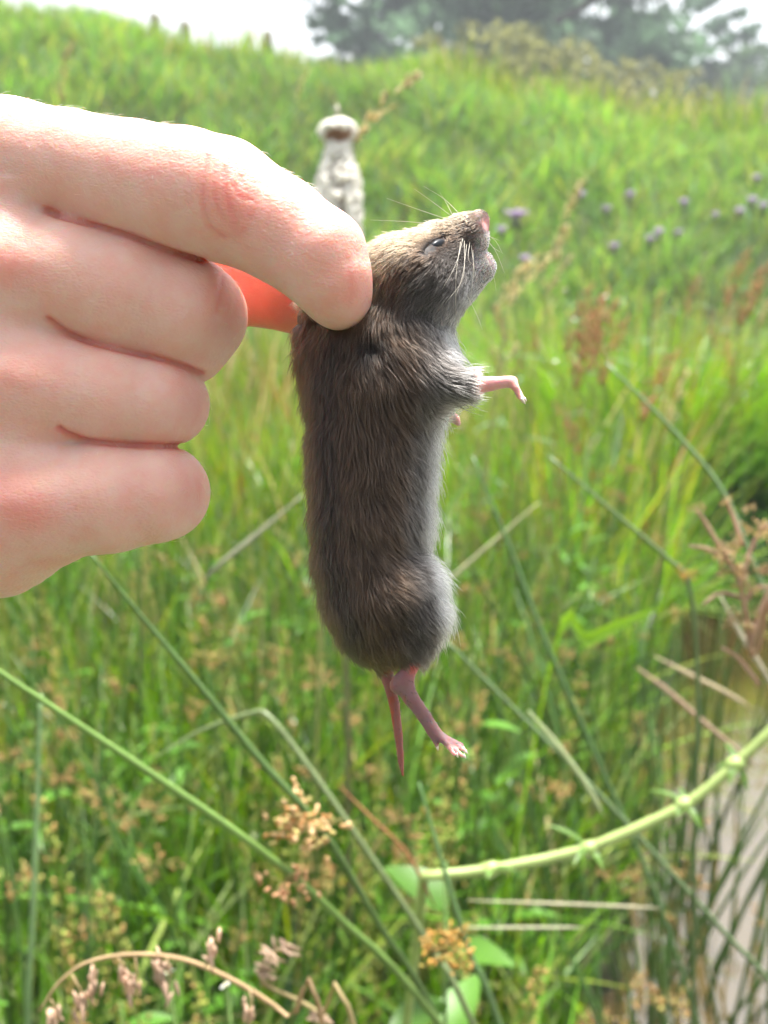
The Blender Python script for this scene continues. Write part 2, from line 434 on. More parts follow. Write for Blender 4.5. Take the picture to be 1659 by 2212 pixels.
def along(px, py, dist):
    """ground position seen in the direction of (px, py) at horizontal distance dist"""
    d = P(px, py, 1.0) - CAM
    return d[0] / d[1] * dist, dist
bl = (0.105, 0.175, 0.105)
x, y = along(1130, 60, 38); make_tree('broad_tree', 'broad spreading dark green tree filling the skyline beyond the grassy bank', x, y, 13.0, 6.4, 3, 15000, 0.30, bl, 0.5)
x, y = along(790, 60, 36); make_tree('open_tree', 'thin open crowned tree with sky showing through beside the broad tree', x, y, 9.2, 2.3, 5, 1900, 0.26, (0.085, 0.14, 0.09), 0.2, 0.8)
x, y = along(1525, 100, 46); make_tree('small_tree', 'small round topped tree standing apart to the side of the broad tree', x, y, 10.6, 2.4, 8, 2600, 0.30, (0.08, 0.135, 0.085), 0.22, 0.9)
x, y = along(1630, 160, 44); make_tree('hedge_tree', 'low bushy hedge tree sloping down below the small round tree', x, y, 7.6, 3.4, 11, 5000, 0.26, (0.075, 0.12, 0.06), 0.2)
for px, py in ((1240, 130), (1060, 120), (1400, 150)):
    x, y = along(px, py, 19 + 3 * random.random())
    t = make_tree('scrub_bush', 'dull olive scrub bush growing on the crest below the broad tree', x, y, 2.6, 1.7, int(px), 2600, 0.10, (0.16, 0.17, 0.075), 0.07)
    t['category'] = 'bush'; t['group'] = 'scrub bushes on the crest'

pm = MB()
pm.tube([(0, 0, 0), (0.01, 0, 0.5), (0.0, 0.005, 1.0), (0.01, 0, 1.02)], [0.065, 0.062, 0.058, 0.04], 9)
post_me = pm.mesh('fence_post')
for (px, py, dd, hh) in ((333, 30, 12.6, ''), (400, 48, 12.9, ''), (578, 70, 13.3, '')):
    x, y = along(px, py, dd); d = P(px, py, 1.0) - CAM; ztop = 1.0 + d[2] / d[1] * dd
    p = empty('fence_post', (x, y, gz(x, y)))
    o = obj('post_shaft', post_me, M_post, p); o.scale = (1, 1, max(0.3, ztop - gz(x, y)))
    wr = MB()
    zz = max(0.3, ztop - gz(x, y)) * 0.93
    q = np.linspace(0, 2 * math.pi, 13)
    wr.tube(np.stack([0.063 * np.cos(q), 0.063 * np.sin(q), zz + 0 * q], 1), 0.003, 5)
    obj('wire_loop', wr.mesh('wire_loop'), M_post, p)
    tag(p, 'weathered wooden fence post poking above the crest of the bank', 'fence post', 'fence posts on the crest')

# ------------------------------------------------------------------ rushes
RUSH = (0.055, 0.125, 0.026)
def stem_mesh(h, lean, bend, r0, seed):
    r = np.random.default_rng(seed)
    t = np.linspace(0, 1, 9); k = r.random() * 0.4
    pts = np.stack([h * (lean * t + bend * t ** 2.4), 0.02 * h * np.sin(t * 5 + k), h * (t - 0.3 * bend * t ** 2.4)], 1)
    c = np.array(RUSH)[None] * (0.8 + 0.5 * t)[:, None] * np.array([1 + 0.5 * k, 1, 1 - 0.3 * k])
    b = MB(); b.tube(pts, r0 * np.array([1.05, 1.05, 1, 0.95, 0.9, 0.8, 0.65, 0.45, 0.12]), 6, c)
    return b.mesh('stem'), pts
def cluster_mesh(size, n, seed, cols=((0.42, 0.24, 0.09), (0.50, 0.34, 0.16), (0.30, 0.16, 0.06), (0.42, 0.36, 0.12)), grav=0.2):
    """branched lateral flower cluster of a rush"""
    r = np.random.default_rng(seed); b = MB()
    for i in range(max(5, n // 7)):
        d = r.standard_normal(3); d[2] = abs(d[2]) * 0.8 - grav; d /= np.linalg.norm(d)
        L = size * (0.4 + 0.6 * r.random()); e = d * L
        b.tube([(0, 0, 0), e * 0.5 + np.array([0, 0, 0.1 * L]), e], [size * 0.02] * 3, 4, (0.25, 0.22, 0.08))
        for k in range(7):
            q = e * (0.55 + 0.5 * r.random()) + r.standard_normal(3) * size * 0.13
            b.blob(q, d + r.standard_normal(3) * 0.6, size * 0.20 * (0.7 + 0.6 * r.random()), size * 0.055, np.array(cols[r.integers(len(cols))]) * (0.8 + 0.4 * r.random()))
    return b.mesh('flower_cluster')
STEMS = [stem_mesh(1.0, 0.03 + 0.05 * i, 0.02 + 0.05 * (i % 4), 0.0043, 50 + i) for i in range(7)]
CLUS = [cluster_mesh(0.024, 42, 80 + i) for i in range(4)]
def rush_clump(x, y, n, h0, h1, label, rad=0.085, pc=0.26, seed=0, group=None, spread=1.0):
    r = random.Random(seed); root = empty('rush_clump', (x, y, gz(x, y) - 0.01)); tag(root, label, 'rush', group)
    for i in range(n):
        a = r.random() * 2 * math.pi; q = rad * math.sqrt(r.random()); me, pts = r.choice(STEMS)
        L = h0 + (h1 - h0) * r.random()
        s = obj('stem', me, M_stem, root, (q * math.cos(a), q * math.sin(a), 0), a + 0.8 * (r.random() - 0.5)); s.scale = (L, L, L)
        if r.random() < pc:
            p = pts[6 if r.random() < 0.6 else 7]
            cx = obj('flower_cluster', r.choice(CLUS), M_dry, s, p, r.random() * 6); k = (0.75 + 0.6 * r.random()) / L; cx.scale = (k, k, k)
    return root
spots = [(-0.42, 0.95), (-0.30, 0.78), (-0.16, 1.02), (-0.55, 1.25), (-0.34, 1.35), (-0.10, 1.42), (0.06, 1.12), (-0.72, 1.65), (-0.4, 1.8), (0.12, 1.7),
         (-0.05, 2.05), (0.33, 2.1), (-0.24, 0.62), (0.20, 1.32), (-0.62, 0.9), (0.48, 2.45)]
for i, (x, y) in enumerate(spots):
    rush_clump(x, y, 24, 0.36, 0.60, 'clump of dark green rush stems with small brown flower clusters in the grass', seed=100 + i, group='rush clumps in the meadow')
rush_clump(0.42, 1.02, 34, 0.60, 1.0, 'dense stand of upright rushes in front of the white sky reflection on the water', rad=0.13, pc=0.25, seed=301)
rush_clump(0.25, 0.86, 18, 0.36, 0.58, 'sparse rushes at the water edge below the arching pale stem', rad=0.08, pc=0.4, seed=302)
rush_clump(0.66, 1.72, 22, 0.55, 0.85, 'rushes growing up through the water at the stream margin', rad=0.14, pc=0.5, seed=303)

rush_clump(0.36, 1.26, 26, 0.55, 0.95, 'tall rushes crowding the water below the pale arching stem', rad=0.12, pc=0.3, seed=304)
rush_clump(0.54, 1.22, 26, 0.6, 1.0, 'outermost tall rushes rising from the pale water beside the withered weed', rad=0.13, pc=0.3, seed=305)
rush_clump(0.44, 1.55, 20, 0.5, 0.85, 'rushes in the water between the pinkish straw and the arching stem', rad=0.12, pc=0.4, seed=306)
# single leaning rush stems of the foreground
def path(pix, ground=None, n=22):
    pts = [P(*p) for p in pix]
    if ground is not None:                       # carry the stem on down to the soil
        d = pts[-1] - pts[-2]; d /= np.linalg.norm(d); d = d + np.array([0, 0.1, -0.25]); d /= np.linalg.norm(d)
        t = (pts[-1][2] + 0.05) / max(0.25, -d[2]); pts += [pts[-1] + d * t * .5, pts[-1] + d * t]
    return spline(pts, n)
def px_r(wpx, D): return wpx / FOC * D / 2
def stem_thing(name, label, cat, pix, ground, wpx, col, mat=M_stem, clusters=(), n=34, group=None, taper=0.3):
    """pix runs from the tip to the base"""
    pts = path(pix, ground, n)
    o = pts[-1].copy(); root = empty(name, o); tag(root, label, cat, group)
    D = np.array([project(p)[2] for p in pts]); t = np.linspace(0, 1, n)
    rad = px_r(wpx * .84, np.mean([p[2] for p in pix])) * np.minimum(1, taper + (1 - taper) * t * 3) * (np.minimum(1, .3 + (1 - t) * 5) if ground is None else 1)
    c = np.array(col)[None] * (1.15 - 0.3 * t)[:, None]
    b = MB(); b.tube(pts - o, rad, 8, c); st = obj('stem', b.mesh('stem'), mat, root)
    for (q, size, cn, sd_, kw) in clusters:
        obj('flower_cluster', cluster_mesh(size, cn, sd_, **kw), M_dry, st, P(*q) - o)
    return root
TAN = dict(cols=((0.55, 0.36, 0.17), (0.62, 0.45, 0.24), (0.48, 0.26, 0.10), (0.45, 0.38, 0.14)))
ORA = dict(cols=((0.45, 0.25, 0.06), (0.5, 0.31, 0.10), (0.36, 0.2, 0.05), (0.3, 0.24, 0.06)))
stem_thing('leaning_rush', 'thick bright green rush stem with a pinkish tan flower cluster, lowest of the leaning stems', 'rush',
           [(-60, 1405, .40), (0, 1452, .40), (280, 1640, .42), (560, 1835, .45), (740, 1990, .48), (950, 2212, .52)], (0.16, 0.62), 21, (0.13, 0.22, 0.05),
           clusters=[((610, 1905, .452), 0.016, 56, 1, dict(cols=((0.5, 0.28, 0.15), (0.58, 0.36, 0.2), (0.4, 0.2, 0.1)), grav=0.7))])
stem_thing('leaning_rush', 'dark green rush stem with a large sandy flower cluster under the tail of the vole', 'rush',
           [(195, 1195, .43), (300, 1325, .44), (430, 1480, .45), (560, 1640, .46), (700, 1800, .47), (820, 2000, .50), (960, 2230, .54)], (0.18, 0.66), 19, (0.095, 0.17, 0.045),
           clusters=[((650, 1790, .466), 0.022, 130, 3, dict(grav=0.35, **TAN))])
stem_thing('leaning_rush', 'kinked grey green rush stem bent over at its top', 'rush',
           [(330, 1640, .60), (430, 1580, .60), (545, 1540, .59), (580, 1548, .585), (640, 1620, .58), (760, 1790, .57), (940, 2060, .57), (1030, 2230, .57)], (0.20, 0.70), 16, (0.13, 0.17, 0.07))
stem_thing('leaning_rush', 'pale green rush stem topped with an orange brown flower cluster below the vole foot', 'rush',
           [(905, 1690, .52), (960, 1880, .52), (1015, 2060, .53), (1085, 2230, .55)], (0.20, 0.68), 17, (0.12, 0.22, 0.08),
           clusters=[((965, 2060, .50), 0.017, 120, 7, dict(grav=0.3, **ORA))])
stem_thing('leaning_rush', 'slender rush stem with a round brown flower head in front of the brown water', 'rush',
           [(1185, 985, .62), (1330, 1110, .62), (1440, 1205, .62), (1490, 1270, .62), (1508, 1500, .63), (1500, 1800, .64), (1495, 2230, .66)], (0.27, 0.72), 13, (0.12, 0.18, 0.07),
           clusters=[((1482, 1250, .615), 0.009, 80, 9, dict(grav=0.0, **ORA))], taper=0.5)
stem_thing('leaning_rush', 'long thin rush stem slanting through the withered brown seed heads by the stream', 'rush',
           [(1310, 785, .60), (1450, 925, .60), (1560, 1060, .60), (1640, 1250, .60), (1720, 1450, .60), (1760, 1800, .62)], (0.42, 0.74), 14, (0.12, 0.19, 0.08), taper=0.5)
stem_thing('leaning_rush', 'thin dark rush stem slanting down beside the belly of the vole', 'rush',
           [(1020, 985, .75), (1100, 1180, .75), (1180, 1390, .75), (1290, 1640, .76), (1440, 2000, .78)], (0.26, 0.88), 14, (0.08, 0.15, 0.05), taper=0.5)
stem_thing('leaning_rush', 'greyish rush stem crossing under the pale arching stem', 'rush',
           [(960, 1380, .66), (1100, 1520, .66), (1260, 1680, .66), (1400, 1830, .67), (1560, 2010, .68), (1720, 2200, .70)], (0.36, 0.80), 13, (0.12, 0.18, 0.08), taper=0.5)
stem_thing('leaning_rush', 'single upright pale rush stem standing among the clumps under the little finger', 'rush',
           [(88, 1500, .66), (80, 1750, .66), (70, 2000, .66), (62, 2230, .67)], (-0.235, 0.60), 15, (0.15, 0.24, 0.10), taper=0.6)

# straws
def straw(label, pix, wpx, col=(0.50, 0.44, 0.27), ground=None):
    return stem_thing('dry_straw', label, 'straw', pix, None, wpx * .85, np.array(col) * .85, M_dry, n=14, taper=0.3)
straw('broken pale straw lying across the grass behind the middle of the vole', [(655, 1068, .85), (560, 1150, .85), (480, 1215, .85), (440, 1255, .86)], 14, (0.42, 0.42, 0.30), (-0.17, 1.0))
straw('pale straw leaning up to the belly of the vole from the grass', [(1165, 1085, 1.0), (1060, 1175, 1.0), (960, 1262, 1.0), (880, 1330, 1.0)], 12, (0.42, 0.42, 0.25), (0.02, 1.1))
straw('flat whitish green straw standing between the hind foot and the stream', [(1140, 1535, .62), (1200, 1605, .62), (1262, 1690, .62), (1305, 1765, .62)], 18, (0.45, 0.52, 0.28), (0.19, 0.78))
straw('pinkish straw lying over the water edge', [(1375, 1442, .9), (1440, 1490, .9), (1520, 1560, .9), (1640, 1660, .9)], 14, (0.5, 0.36, 0.26), (0.42, 1.15))
straw('buff straw bent across the brown water', [(1415, 1418, .86), (1500, 1462, .86), (1560, 1492, .86), (1625, 1530, .86)], 13, (0.5, 0.42, 0.28), (0.46, 1.1))
straw('straight pale straw lying level below the arching stem', [(1010, 1945, .66), (1200, 1952, .66), (1300, 1956, .66), (1425, 1962, .66)], 9, (0.5, 0.47, 0.33), (0.24, 0.76))
straw('thin level straw beside the orange brown rush flower', [(985, 2004, .64), (1100, 2004, .64), (1180, 2004, .64), (1260, 2004, .64)], 9, (0.48, 0.47, 0.33), (0.2, 0.72))
straw('rusty brown stalk with a faded top below the tip of the tail', [(735, 1700, .60), (800, 1765, .60), (880, 1845, .60), (940, 1960, .60)], 11, (0.36, 0.18, 0.08), (0.06, 0.72))
straw('whitish straw standing in the stream before the withered seed heads', [(1555, 1285, .66), (1600, 1370, .66), (1650, 1450, .66), (1700, 1540, .66)], 15, (0.5, 0.46, 0.35), (0.40, 0.9))

# pale arching stem with nodes and leaves
pix = [(915, 1893, .60), (1060, 1878, .60), (1250, 1838, .60), (1400, 1778, .60), (1500, 1725, .60), (1590, 1650, .60), (1690, 1555, .60), (1800, 1440, .60)]
pts = spline([P(*p) for p in pix], 40)
pts = np.vstack([spline([np.array([0.0, 0.66, -0.01]), np.array([0.005, 0.63, 0.28]), pts[0]], 9)[:-1], pts])
o0 = pts[0].copy(); root = tag(empty('arching_stem', o0), 'thick pale yellow green stem arching across to the stream with leafy nodes', 'plant')
b = MB(); rad = np.full(len(pts), px_r(24, .6)); rad[:8] *= np.linspace(0.7, 0.9, 8)
b.tube(pts - o0, rad * (1 + 0.04 * np.sin(np.arange(len(pts)) * 2.1)), 10, (0.27, 0.35, 0.11)); st = obj('stem', b.mesh('stem'), M_stem, root)
for q, s in (((1060, 1878), 1.0), ((1272, 1833), 1.0), ((1478, 1738), 0.9), ((1590, 1650), 0.9)):
    b = MB(); b.blob((0, 0, 0), P(q[0] + 50, q[1] - 20, .6) - P(*q, .6), 0.016, px_r(37, .6), (0.34, 0.45, 0.14), 8)
    obj('node', b.mesh('node'), M_stem, root, P(*q, .6) - o0)
    for k in range(5):
        a = k * 2.5 + q[0]; d = np.array([math.cos(a) * 0.6, math.sin(a) * 0.7, 0.5 - 0.45 * (k % 3)])
        b = MB(); b.leaf((0, 0, 0), d, (0, 0, 1), 0.022 * s * (0.4 + 1.1 * random.random()), 0.0055, 0.3 + .4 * random.random(), col=(0.13, 0.24, 0.05))
        obj('leaf', b.mesh('leaf'), M_leaf, root, P(*q, .6) - o0)

# withered brown seed heads at the right edge
o0 = np.array([0.40, 0.72, gz(0.40, 0.72)])
root = tag(empty('withered_weed', o0), 'withered branching weed with tan brown seed lumps over the stream', 'plant')
main = spline([o0, P(1680, 1650, .55), P(1625, 1420, .54), P(1598, 1260, .53), P(1545, 1165, .53), P(1505, 1100, .53)], 26)
b = MB(); b.tube(main - o0, np.linspace(0.0019, 0.0011, 26), 7, (0.42, 0.29, 0.19)); obj('stem', b.mesh('stem'), M_dry, root)
for (a, e) in (((1600, 1290), (1520, 1305)), ((1600, 1260), (1660, 1130)), ((1605, 1180), (1570, 1080)), ((1590, 1230), (1490, 1180)), ((1620, 1400), (1690, 1230)),
               ((1640, 1480), (1560, 1400)), ((1610, 1300), (1668, 1270))):
    b = MB(); p0, p1 = P(*a, .535), P(*e, .53); b.tube(spline([p0, (p0 + p1) / 2 + np.array([0, 0.004, 0.003]), p1], 6) - o0, np.linspace(0.0014, 0.0009, 6), 6, (0.48, 0.33, 0.24))
    obj('branch', b.mesh('branch'), M_dry, root)
for i, q in enumerate(((1590, 1195), (1645, 1150), (1580, 1240), (1610, 1270), (1600, 1345), (1560, 1200), (1655, 1240), (1505, 1098), (1570, 1085), (1618, 1100), (1640, 1330))):
    obj('seed_cluster', cluster_mesh(0.010 if i < 7 else 0.005, 63, 400 + i, cols=((0.55, 0.36, 0.2), (0.6, 0.45, 0.3), (0.42, 0.27, 0.12), (0.5, 0.4, 0.16)), grav=0.4), M_dry, root, P(*q, .53) - o0)

# dry grass panicle along the bottom
o0 = np.array([0.02, 0.50, 0.0])
root = tag(empty('dry_grass_panicle', o0), 'arched dry grass stalk with pinkish tan drooping spikelets low in the grass', 'grass')
main = spline([o0, P(720, 2330, .42), P(620, 2195, .40), P(450, 2092, .39), P(320, 2062, .385), P(200, 2075, .38), P(130, 2120, .38), P(85, 2185, .38)], 36)
b = MB(); b.tube(main - o0, np.concatenate([np.full(14, 0.0010), np.linspace(0.0010, 0.0004, 22)]), 7, (0.50, 0.36, 0.20)); obj('stem', b.mesh('stem'), M_dry, root)
r = random.Random(5)
for (q, k) in (((325, 2065), 6), ((200, 2075), 5), ((155, 2105), 5), ((110, 2160), 5), ((440, 2095), 4), ((255, 2070), 4), ((360, 2068), 4), ((540, 2140), 3), ((290, 2060), 4)):
    b = MB(); p0 = P(*q, .385); e = p0 + np.array([(r.random() - 0.4) * 0.006, (r.random() - 0.5) * 0.006, -0.010 - 0.012 * r.random()])
    if q[0] in (325, 440): e = p0 + np.array([0.004, 0, 0.010 - 0.018 * (q[0] == 325)])
    b.tube([p0 - o0, (p0 + e) / 2 - o0 + 0.001, e - o0], [0.0004, 0.0004, 0.0003], 5, (0.5, 0.38, 0.22))
    for j in range(k * 2):
        c = e + (p0 - e) * (0.45 * r.random()) + np.array([r.gauss(0, .0014), r.gauss(0, .0014), r.gauss(0, .002)])
        b.blob(c - o0, (r.gauss(0, .3), r.gauss(0, .3), -1), 0.0085 * (0.8 + .5 * r.random()), 0.00085, np.array((0.60, 0.43, 0.31)) * (0.8 + 0.45 * r.random()))
    obj('spikelet', b.mesh('spikelet'), M_dry, root)
o0 = np.array([0.09, 0.5, 0.0])
root = tag(empty('dry_grass_panicle', o0), 'upright tan grass head with curled spikelets beside the arched dry stalk', 'grass')
main = spline([o0, P(800, 2330, .45), P(690, 2190, .45), P(580, 2130, .45), P(560, 2095, .45), P(590, 2058, .45), P(640, 2045, .45)], 26)
b = MB(); b.tube(main - o0, np.linspace(0.0012, 0.0005, 26), 7, (0.45, 0.36, 0.18)); obj('stem', b.mesh('stem'), M_dry, root)
for (q) in ((585, 2062), (570, 2095), (625, 2046), (690, 2200)):
    b = MB(); p0 = P(*q, .45)
    for j in range(9):
        b.blob(p0 - o0 + np.array([r.gauss(0, .0022), r.gauss(0, .002), r.gauss(0, .0018)]), (r.gauss(0, .5) + 0.8, r.gauss(0, .4), -.5), 0.0085, 0.0009, np.array((0.58, 0.42, 0.30)) * (0.8 + 0.4 * r.random()))
    obj('spikelet', b.mesh('spikelet'), M_dry, root)

# sorrel-like yellow brown seed stems in the near meadow
def sorrel_mesh(seed, cols, h=0.42, dens=70):
    r_ = np.random.default_rng(seed); s = MB()
    t = np.linspace(0, 1, 7); bend = 0.05 + 0.1 * r_.random()
    pts = np.stack([h * bend * t ** 2, 0 * t, h * t], 1); s.tube(pts, np.linspace(0.0015, 0.0006, 7), 5, (0.24, 0.24, 0.06)); st = s.mesh('stem')
    b = MB()
    for i in range(dens):
        u = 0.42 + 0.57 * r_.random(); a = r_.random() * 6.28; q = 0.004 + 0.010 * (1 - u) * 2 * r_.random()
        c = np.array([h * bend * u * u + q * math.cos(a), q * math.sin(a), h * u])
        b.blob(c, (math.cos(a) * .5, math.sin(a) * .5, 0.6), 0.0055, 0.0019, np.array(cols[r_.integers(len(cols))]) * (0.75 + 0.5 * r_.random()), 4)
    return st, b.mesh('seed_spike')
SOR = [sorrel_mesh(i, ((0.34, 0.36, 0.08), (0.30, 0.25, 0.07), (0.26, 0.33, 0.07), (0.36, 0.24, 0.09))) for i in range(5)]
r = random.Random(21)
def sorrel(x, y, s, label, group):
    o = empty('sorrel_plant', (x, y, gz(x, y)), r.random() * 6.28); st, sp_ = r.choice(SOR)
    a = obj('stem', st, M_stem, o); b = obj('seed_spike', sp_, M_dry, o); a.scale = b.scale = (s, s, s)
    return tag(o, label, 'plant', group)
nn = 0
while nn < 70:
    y = 0.66 + 1.5 * r.random(); x = (r.random() * 2 - 1) * (0.42 * y + 0.15)
    if float(channel(x, y)) > 0.1 or x - float(edge_x(np.array(y))) > -0.04: continue
    sorrel(x, y, 0.75 + 0.5 * r.random(), 'slender stem of yellow brown seeds among the green rushes', 'seed stems among the rushes'); nn += 1

# broad leaves low in the grass
def leafy(x, y, n, L, W, z, label, col, group=None, seed=1):
    rr = random.Random(seed); o = empty('leafy_plant', (x, y, gz(x, y))); tag(o, label, 'plant', group)
    b = MB(); b.tube([(0, 0, -0.01), (0.004, 0.002, z * 0.5), (0, 0, z)], [0.0025, 0.002, 0.0014], 6, (0.14, 0.24, 0.06)); obj('stem', b.mesh('stem'), M_stem, o)
    for i in range(n):
        a = i * 2.4 + rr.random(); b = MB()
        b.leaf((0, 0, 0), (math.cos(a), math.sin(a), 0.45 + 0.3 * rr.random()), (0, 0, 1), L * (0.7 + 0.5 * rr.random()), W * (0.8 + 0.4 * rr.random()), 0.35, 0.14, np.array(col) * (0.8 + 0.4 * rr.random()), 8)
        obj('leaf', b.mesh('leaf'), M_leaf, o, (0, 0, z * (0.5 + 0.5 * i / n)))
    return o
q = P(965, 1965, .70); leafy(q[0], q[1] + .02, 7, 0.06, 0.034, q[2], 'broad leaved bright green plant under the base of the arching stem', (0.075, 0.18, 0.02), seed=3)
r = random.Random(33)
for i in range(120):
    y = 0.62 + 2.4 * r.random(); x = (r.random() * 2 - 1) * (0.40 * y + 0.1)
    if x - float(edge_x(np.array(y))) > -0.06: continue
    leafy(x, y, 6, 0.05 + .02 * r.random(), 0.022, 0.16 + 0.26 * r.random(), 'small broad leaved green plant low among the rushes', (0.10, 0.25, 0.025), 'broad leaved plants low in the grass', seed=i)
q = P(1300, 1365, 1.0)
o0 = np.array([q[0] - .12, q[1], gz(q[0] - .12, q[1])]); root = tag(empty('grass_leaf', o0), 'long bright green grass leaf pointing out over the brown water', 'grass')
b = MB(); pts = spline([o0, P(1190, 1430, 1.0), P(1270, 1385, 1.0), P(1350, 1345, 1.0), P(1430, 1312, 1.0)], 18) - o0
V = []; F = []
for i, p in enumerate(pts):
    ww = 0.007 * math.sin(math.pi * (0.15 + 0.85 * i / 17)) + 0.0005
    V += [p + UP * ww, p + FWD * ww * 0.35, p - UP * ww]
    if i: k = 3 * i - 3; F += [(k, k + 1, k + 4, k + 3), (k + 1, k + 2, k + 5, k + 4)]
b.add(V, F, (0.22, 0.42, 0.04)); obj('leaf', b.mesh('leaf'), M_leaf, root)

# thistles in the middle meadow
def thistle_parts(seed):
    rr = random.Random(seed); b = MB()
    for i in range(40):
        a = rr.random() * 6.28; u = rr.random(); d = np.array([math.cos(a) * u, math.sin(a) * u, 1.1])
        d /= np.linalg.norm(d); L = 0.014 + 0.006 * rr.random()
        b.tube([d * 0.002, d * L * .6, d * L + np.array([0, 0, 0.001])], [0.0008, 0.0011, 0.0005], 4, np.array((0.46, 0.37, 0.52)) * (0.8 + .4 * rr.random()))
    fl = b.mesh('floret_tuft', True)
    b = MB(); b.blob((0, 0, -0.006), (0, 0, 1), 0.018, 0.0075, (0.13, 0.17, 0.09), 9)
    for i in range(26):
        a = rr.random() * 6.28; zz = -0.012 + 0.012 * rr.random(); d = np.array([math.cos(a), math.sin(a), 0.6])
        b.blob(np.array([math.cos(a) * .0065, math.sin(a) * .0065, zz]), d, 0.006, 0.0009, (0.2, 0.22, 0.14), 4)
    return fl, b.mesh('bud')
TH = [thistle_parts(i) for i in range(3)]
TL = [(1115, 473, 2.2, 1.25), (1083, 505, 2.4, .8), (1135, 567, 2.3, .8), (1255, 428, 3.2, 1), (1310, 460, 3.0, 1), (1362, 428, 3.3, 1), (1326, 541, 2.6, .9), (1404, 525, 2.7, .95),
      (1423, 509, 2.8, .95), (1477, 445, 3.1, 1), (1465, 509, 2.9, .8), (1598, 463, 3.1, .95), (1624, 441, 3.2, 1.1), (1648, 452, 3.1, 1), (1634, 392, 3.3, 1.0), (1545, 470, 3.6, .9)]
for i, (px, py, D, s) in enumerate(TL):
    p = P(px, py, D); bx, by = p[0] + 0.05 * math.sin(i * 3), p[1] + 0.06; base = np.array([bx, by, gz(bx, by)])
    o = empty('thistle', base)
    lab = 'large flat pinkish purple thistle flower just past the nose of the vole' if i == 0 else 'small purple thistle flower on a tall stem in the meadow'
    tag(o, lab, 'thistle', None if i == 0 else 'thistles in the meadow')
    b = MB(); b.tube(spline([base - base, (p - base) * .5 + np.array([.02, 0, 0]), p - base - np.array([0, 0, .01])], 8), np.linspace(.0035, .0018, 8), 6, (0.14, 0.2, 0.08)); obj('stem', b.mesh('stem'), M_stem, o)
    f, bd = TH[i % 3]
    a = obj('floret_tuft', f, M_flower, o, p - base); a.scale = (1.45 * s * (1.5 if i == 0 else 1), 1.45 * s, 1.2 * s * (0.7 if i == 0 else 1)); c = obj('bud', bd, M_stem, o, p - base); c.scale = (1.25 * s,) * 3
    for k in range(4):
        b = MB(); a_ = k * 1.9 + i; b.leaf((0, 0, 0), (math.cos(a_), math.sin(a_), .4), (0, 0, 1), .11, .022, .4, .2, (0.11, 0.18, 0.07)); obj('leaf', b.mesh('leaf'), M_leaf, o, (p - base) * (.25 + .15 * k))

# pale seed grasses of the middle distance
def seedhead_mesh(L, wid, n, seed, cols):
    r_ = np.random.default_rng(seed); b = MB()
    for i in range(n):
        u = r_.random(); a = r_.random() * 6.28; q = wid * math.sin(math.pi * (0.12 + 0.8 * u)) * r_.random() ** .6
        b.blob((q * math.cos(a) + L * 0.25 * u * u, q * math.sin(a), L * u), (math.cos(a) * .5 + .2, math.sin(a) * .5, 1), L * 0.11, L * 0.02, np.array(cols[r_.integers(len(cols))]) * (0.8 + .4 * r_.random()), 4)
    return b.mesh('seed_head')
STRAWC = ((0.56, 0.46, 0.24), (0.62, 0.53, 0.30), (0.46, 0.40, 0.18))
SH = [seedhead_mesh(0.13, 0.013, 46, 60 + i, STRAWC) for i in range(4)] + [seedhead_mesh(0.16, 0.02, 46, 70 + i, ((0.42, 0.19, 0.10), (0.36, 0.20, 0.09), (0.45, 0.30, 0.13))) for i in range(3)]
def seed_grass(p, s, which, label, group=None, lean=0.0, wst=0.0016, face=0.0, D=None):
    bx, by = p[0] - 0.06, p[1] + 0.02; base = np.array([bx, by, gz(bx, by)])
    o = empty('seed_grass', base); tag(o, label, 'grass', group)
    b = MB(); b.tube(spline([base * 0, (p - base) * .55 + np.array([-.015, 0, 0]), p - base], 8), np.linspace(wst * 1.2, wst * .7, 8), 6, (0.30, 0.30, 0.11)); obj('stem', b.mesh('stem'), M_stem, o)
    h_ = obj('seed_head', SH[which], M_dry, o, p - base, face); h_.scale = (s, s, s); h_.rotation_euler = (0, lean, face); return o
seed_grass(P(768, 305, .95), 0.62, 0, 'pale straw grass head leaning over beside the white fluffy reedmace', lean=0.55)
for px, py, D, s, w_, ln in ((1200, 560, 1.9, 1.1, 1, .05), (1070, 680, 1.35, .62, 2, .35), (1095, 660, 1.4, .62, 3, .5), (1110, 590, 1.5, .55, 0, .9), (1180, 640, 1.7, .6, 1, .3), (130, 215, 2.2, .9, 2, .05), (640, 215, 3.5, .8, 1, .2), (1640, 700, 2.4, .8, 2, .2)):
    seed_grass(P(px, py, D), s, w_, 'pale straw coloured grass seed head on a thin stalk in the meadow', 'pale seed grasses in the meadow', ln, .0014)
r = random.Random(12); k = 0
while k < 60:
    y = 1.9 + 3.2 * r.random(); x = (r.random() * 2 - 1) * (0.42 * y + 0.2)
    if float(channel(x, y)) > 0.1: continue
    z = gz(x, y) + 0.45 + 0.3 * r.random(); red = r.random() < 0.45
    seed_grass(np.array([x, y, z]), 0.7 + .5 * r.random(), 4 + r.randrange(3) if red else r.randrange(4),
               'reddish brown seed head on a tall stalk in the meadow' if red else 'pale straw coloured grass seed head on a thin stalk in the meadow',
               'reddish seed heads in the meadow' if red else 'pale seed grasses in the meadow', .3 * r.random(), .0014, r.random() * 6); k += 1
for px, py, D in ((1235, 770, 1.9), (1255, 740, 2.0), (1275, 760, 2.05), (1245, 800, 1.9), (1300, 790, 2.1), (1225, 720, 2.1), (1620, 640, 2.4), (1600, 660, 2.5), (1570, 620, 2.5)):
    seed_grass(P(px, py + 40, D), .9, 4 + px % 3, 'reddish brown seed head on a tall stalk in the meadow', 'reddish seed heads in the meadow', .1, .0014)

def blend_c(a, b, w_): return np.array(a)[None] * (1 - w_[:, None]) + np.array(b)[None] * w_[:, None]
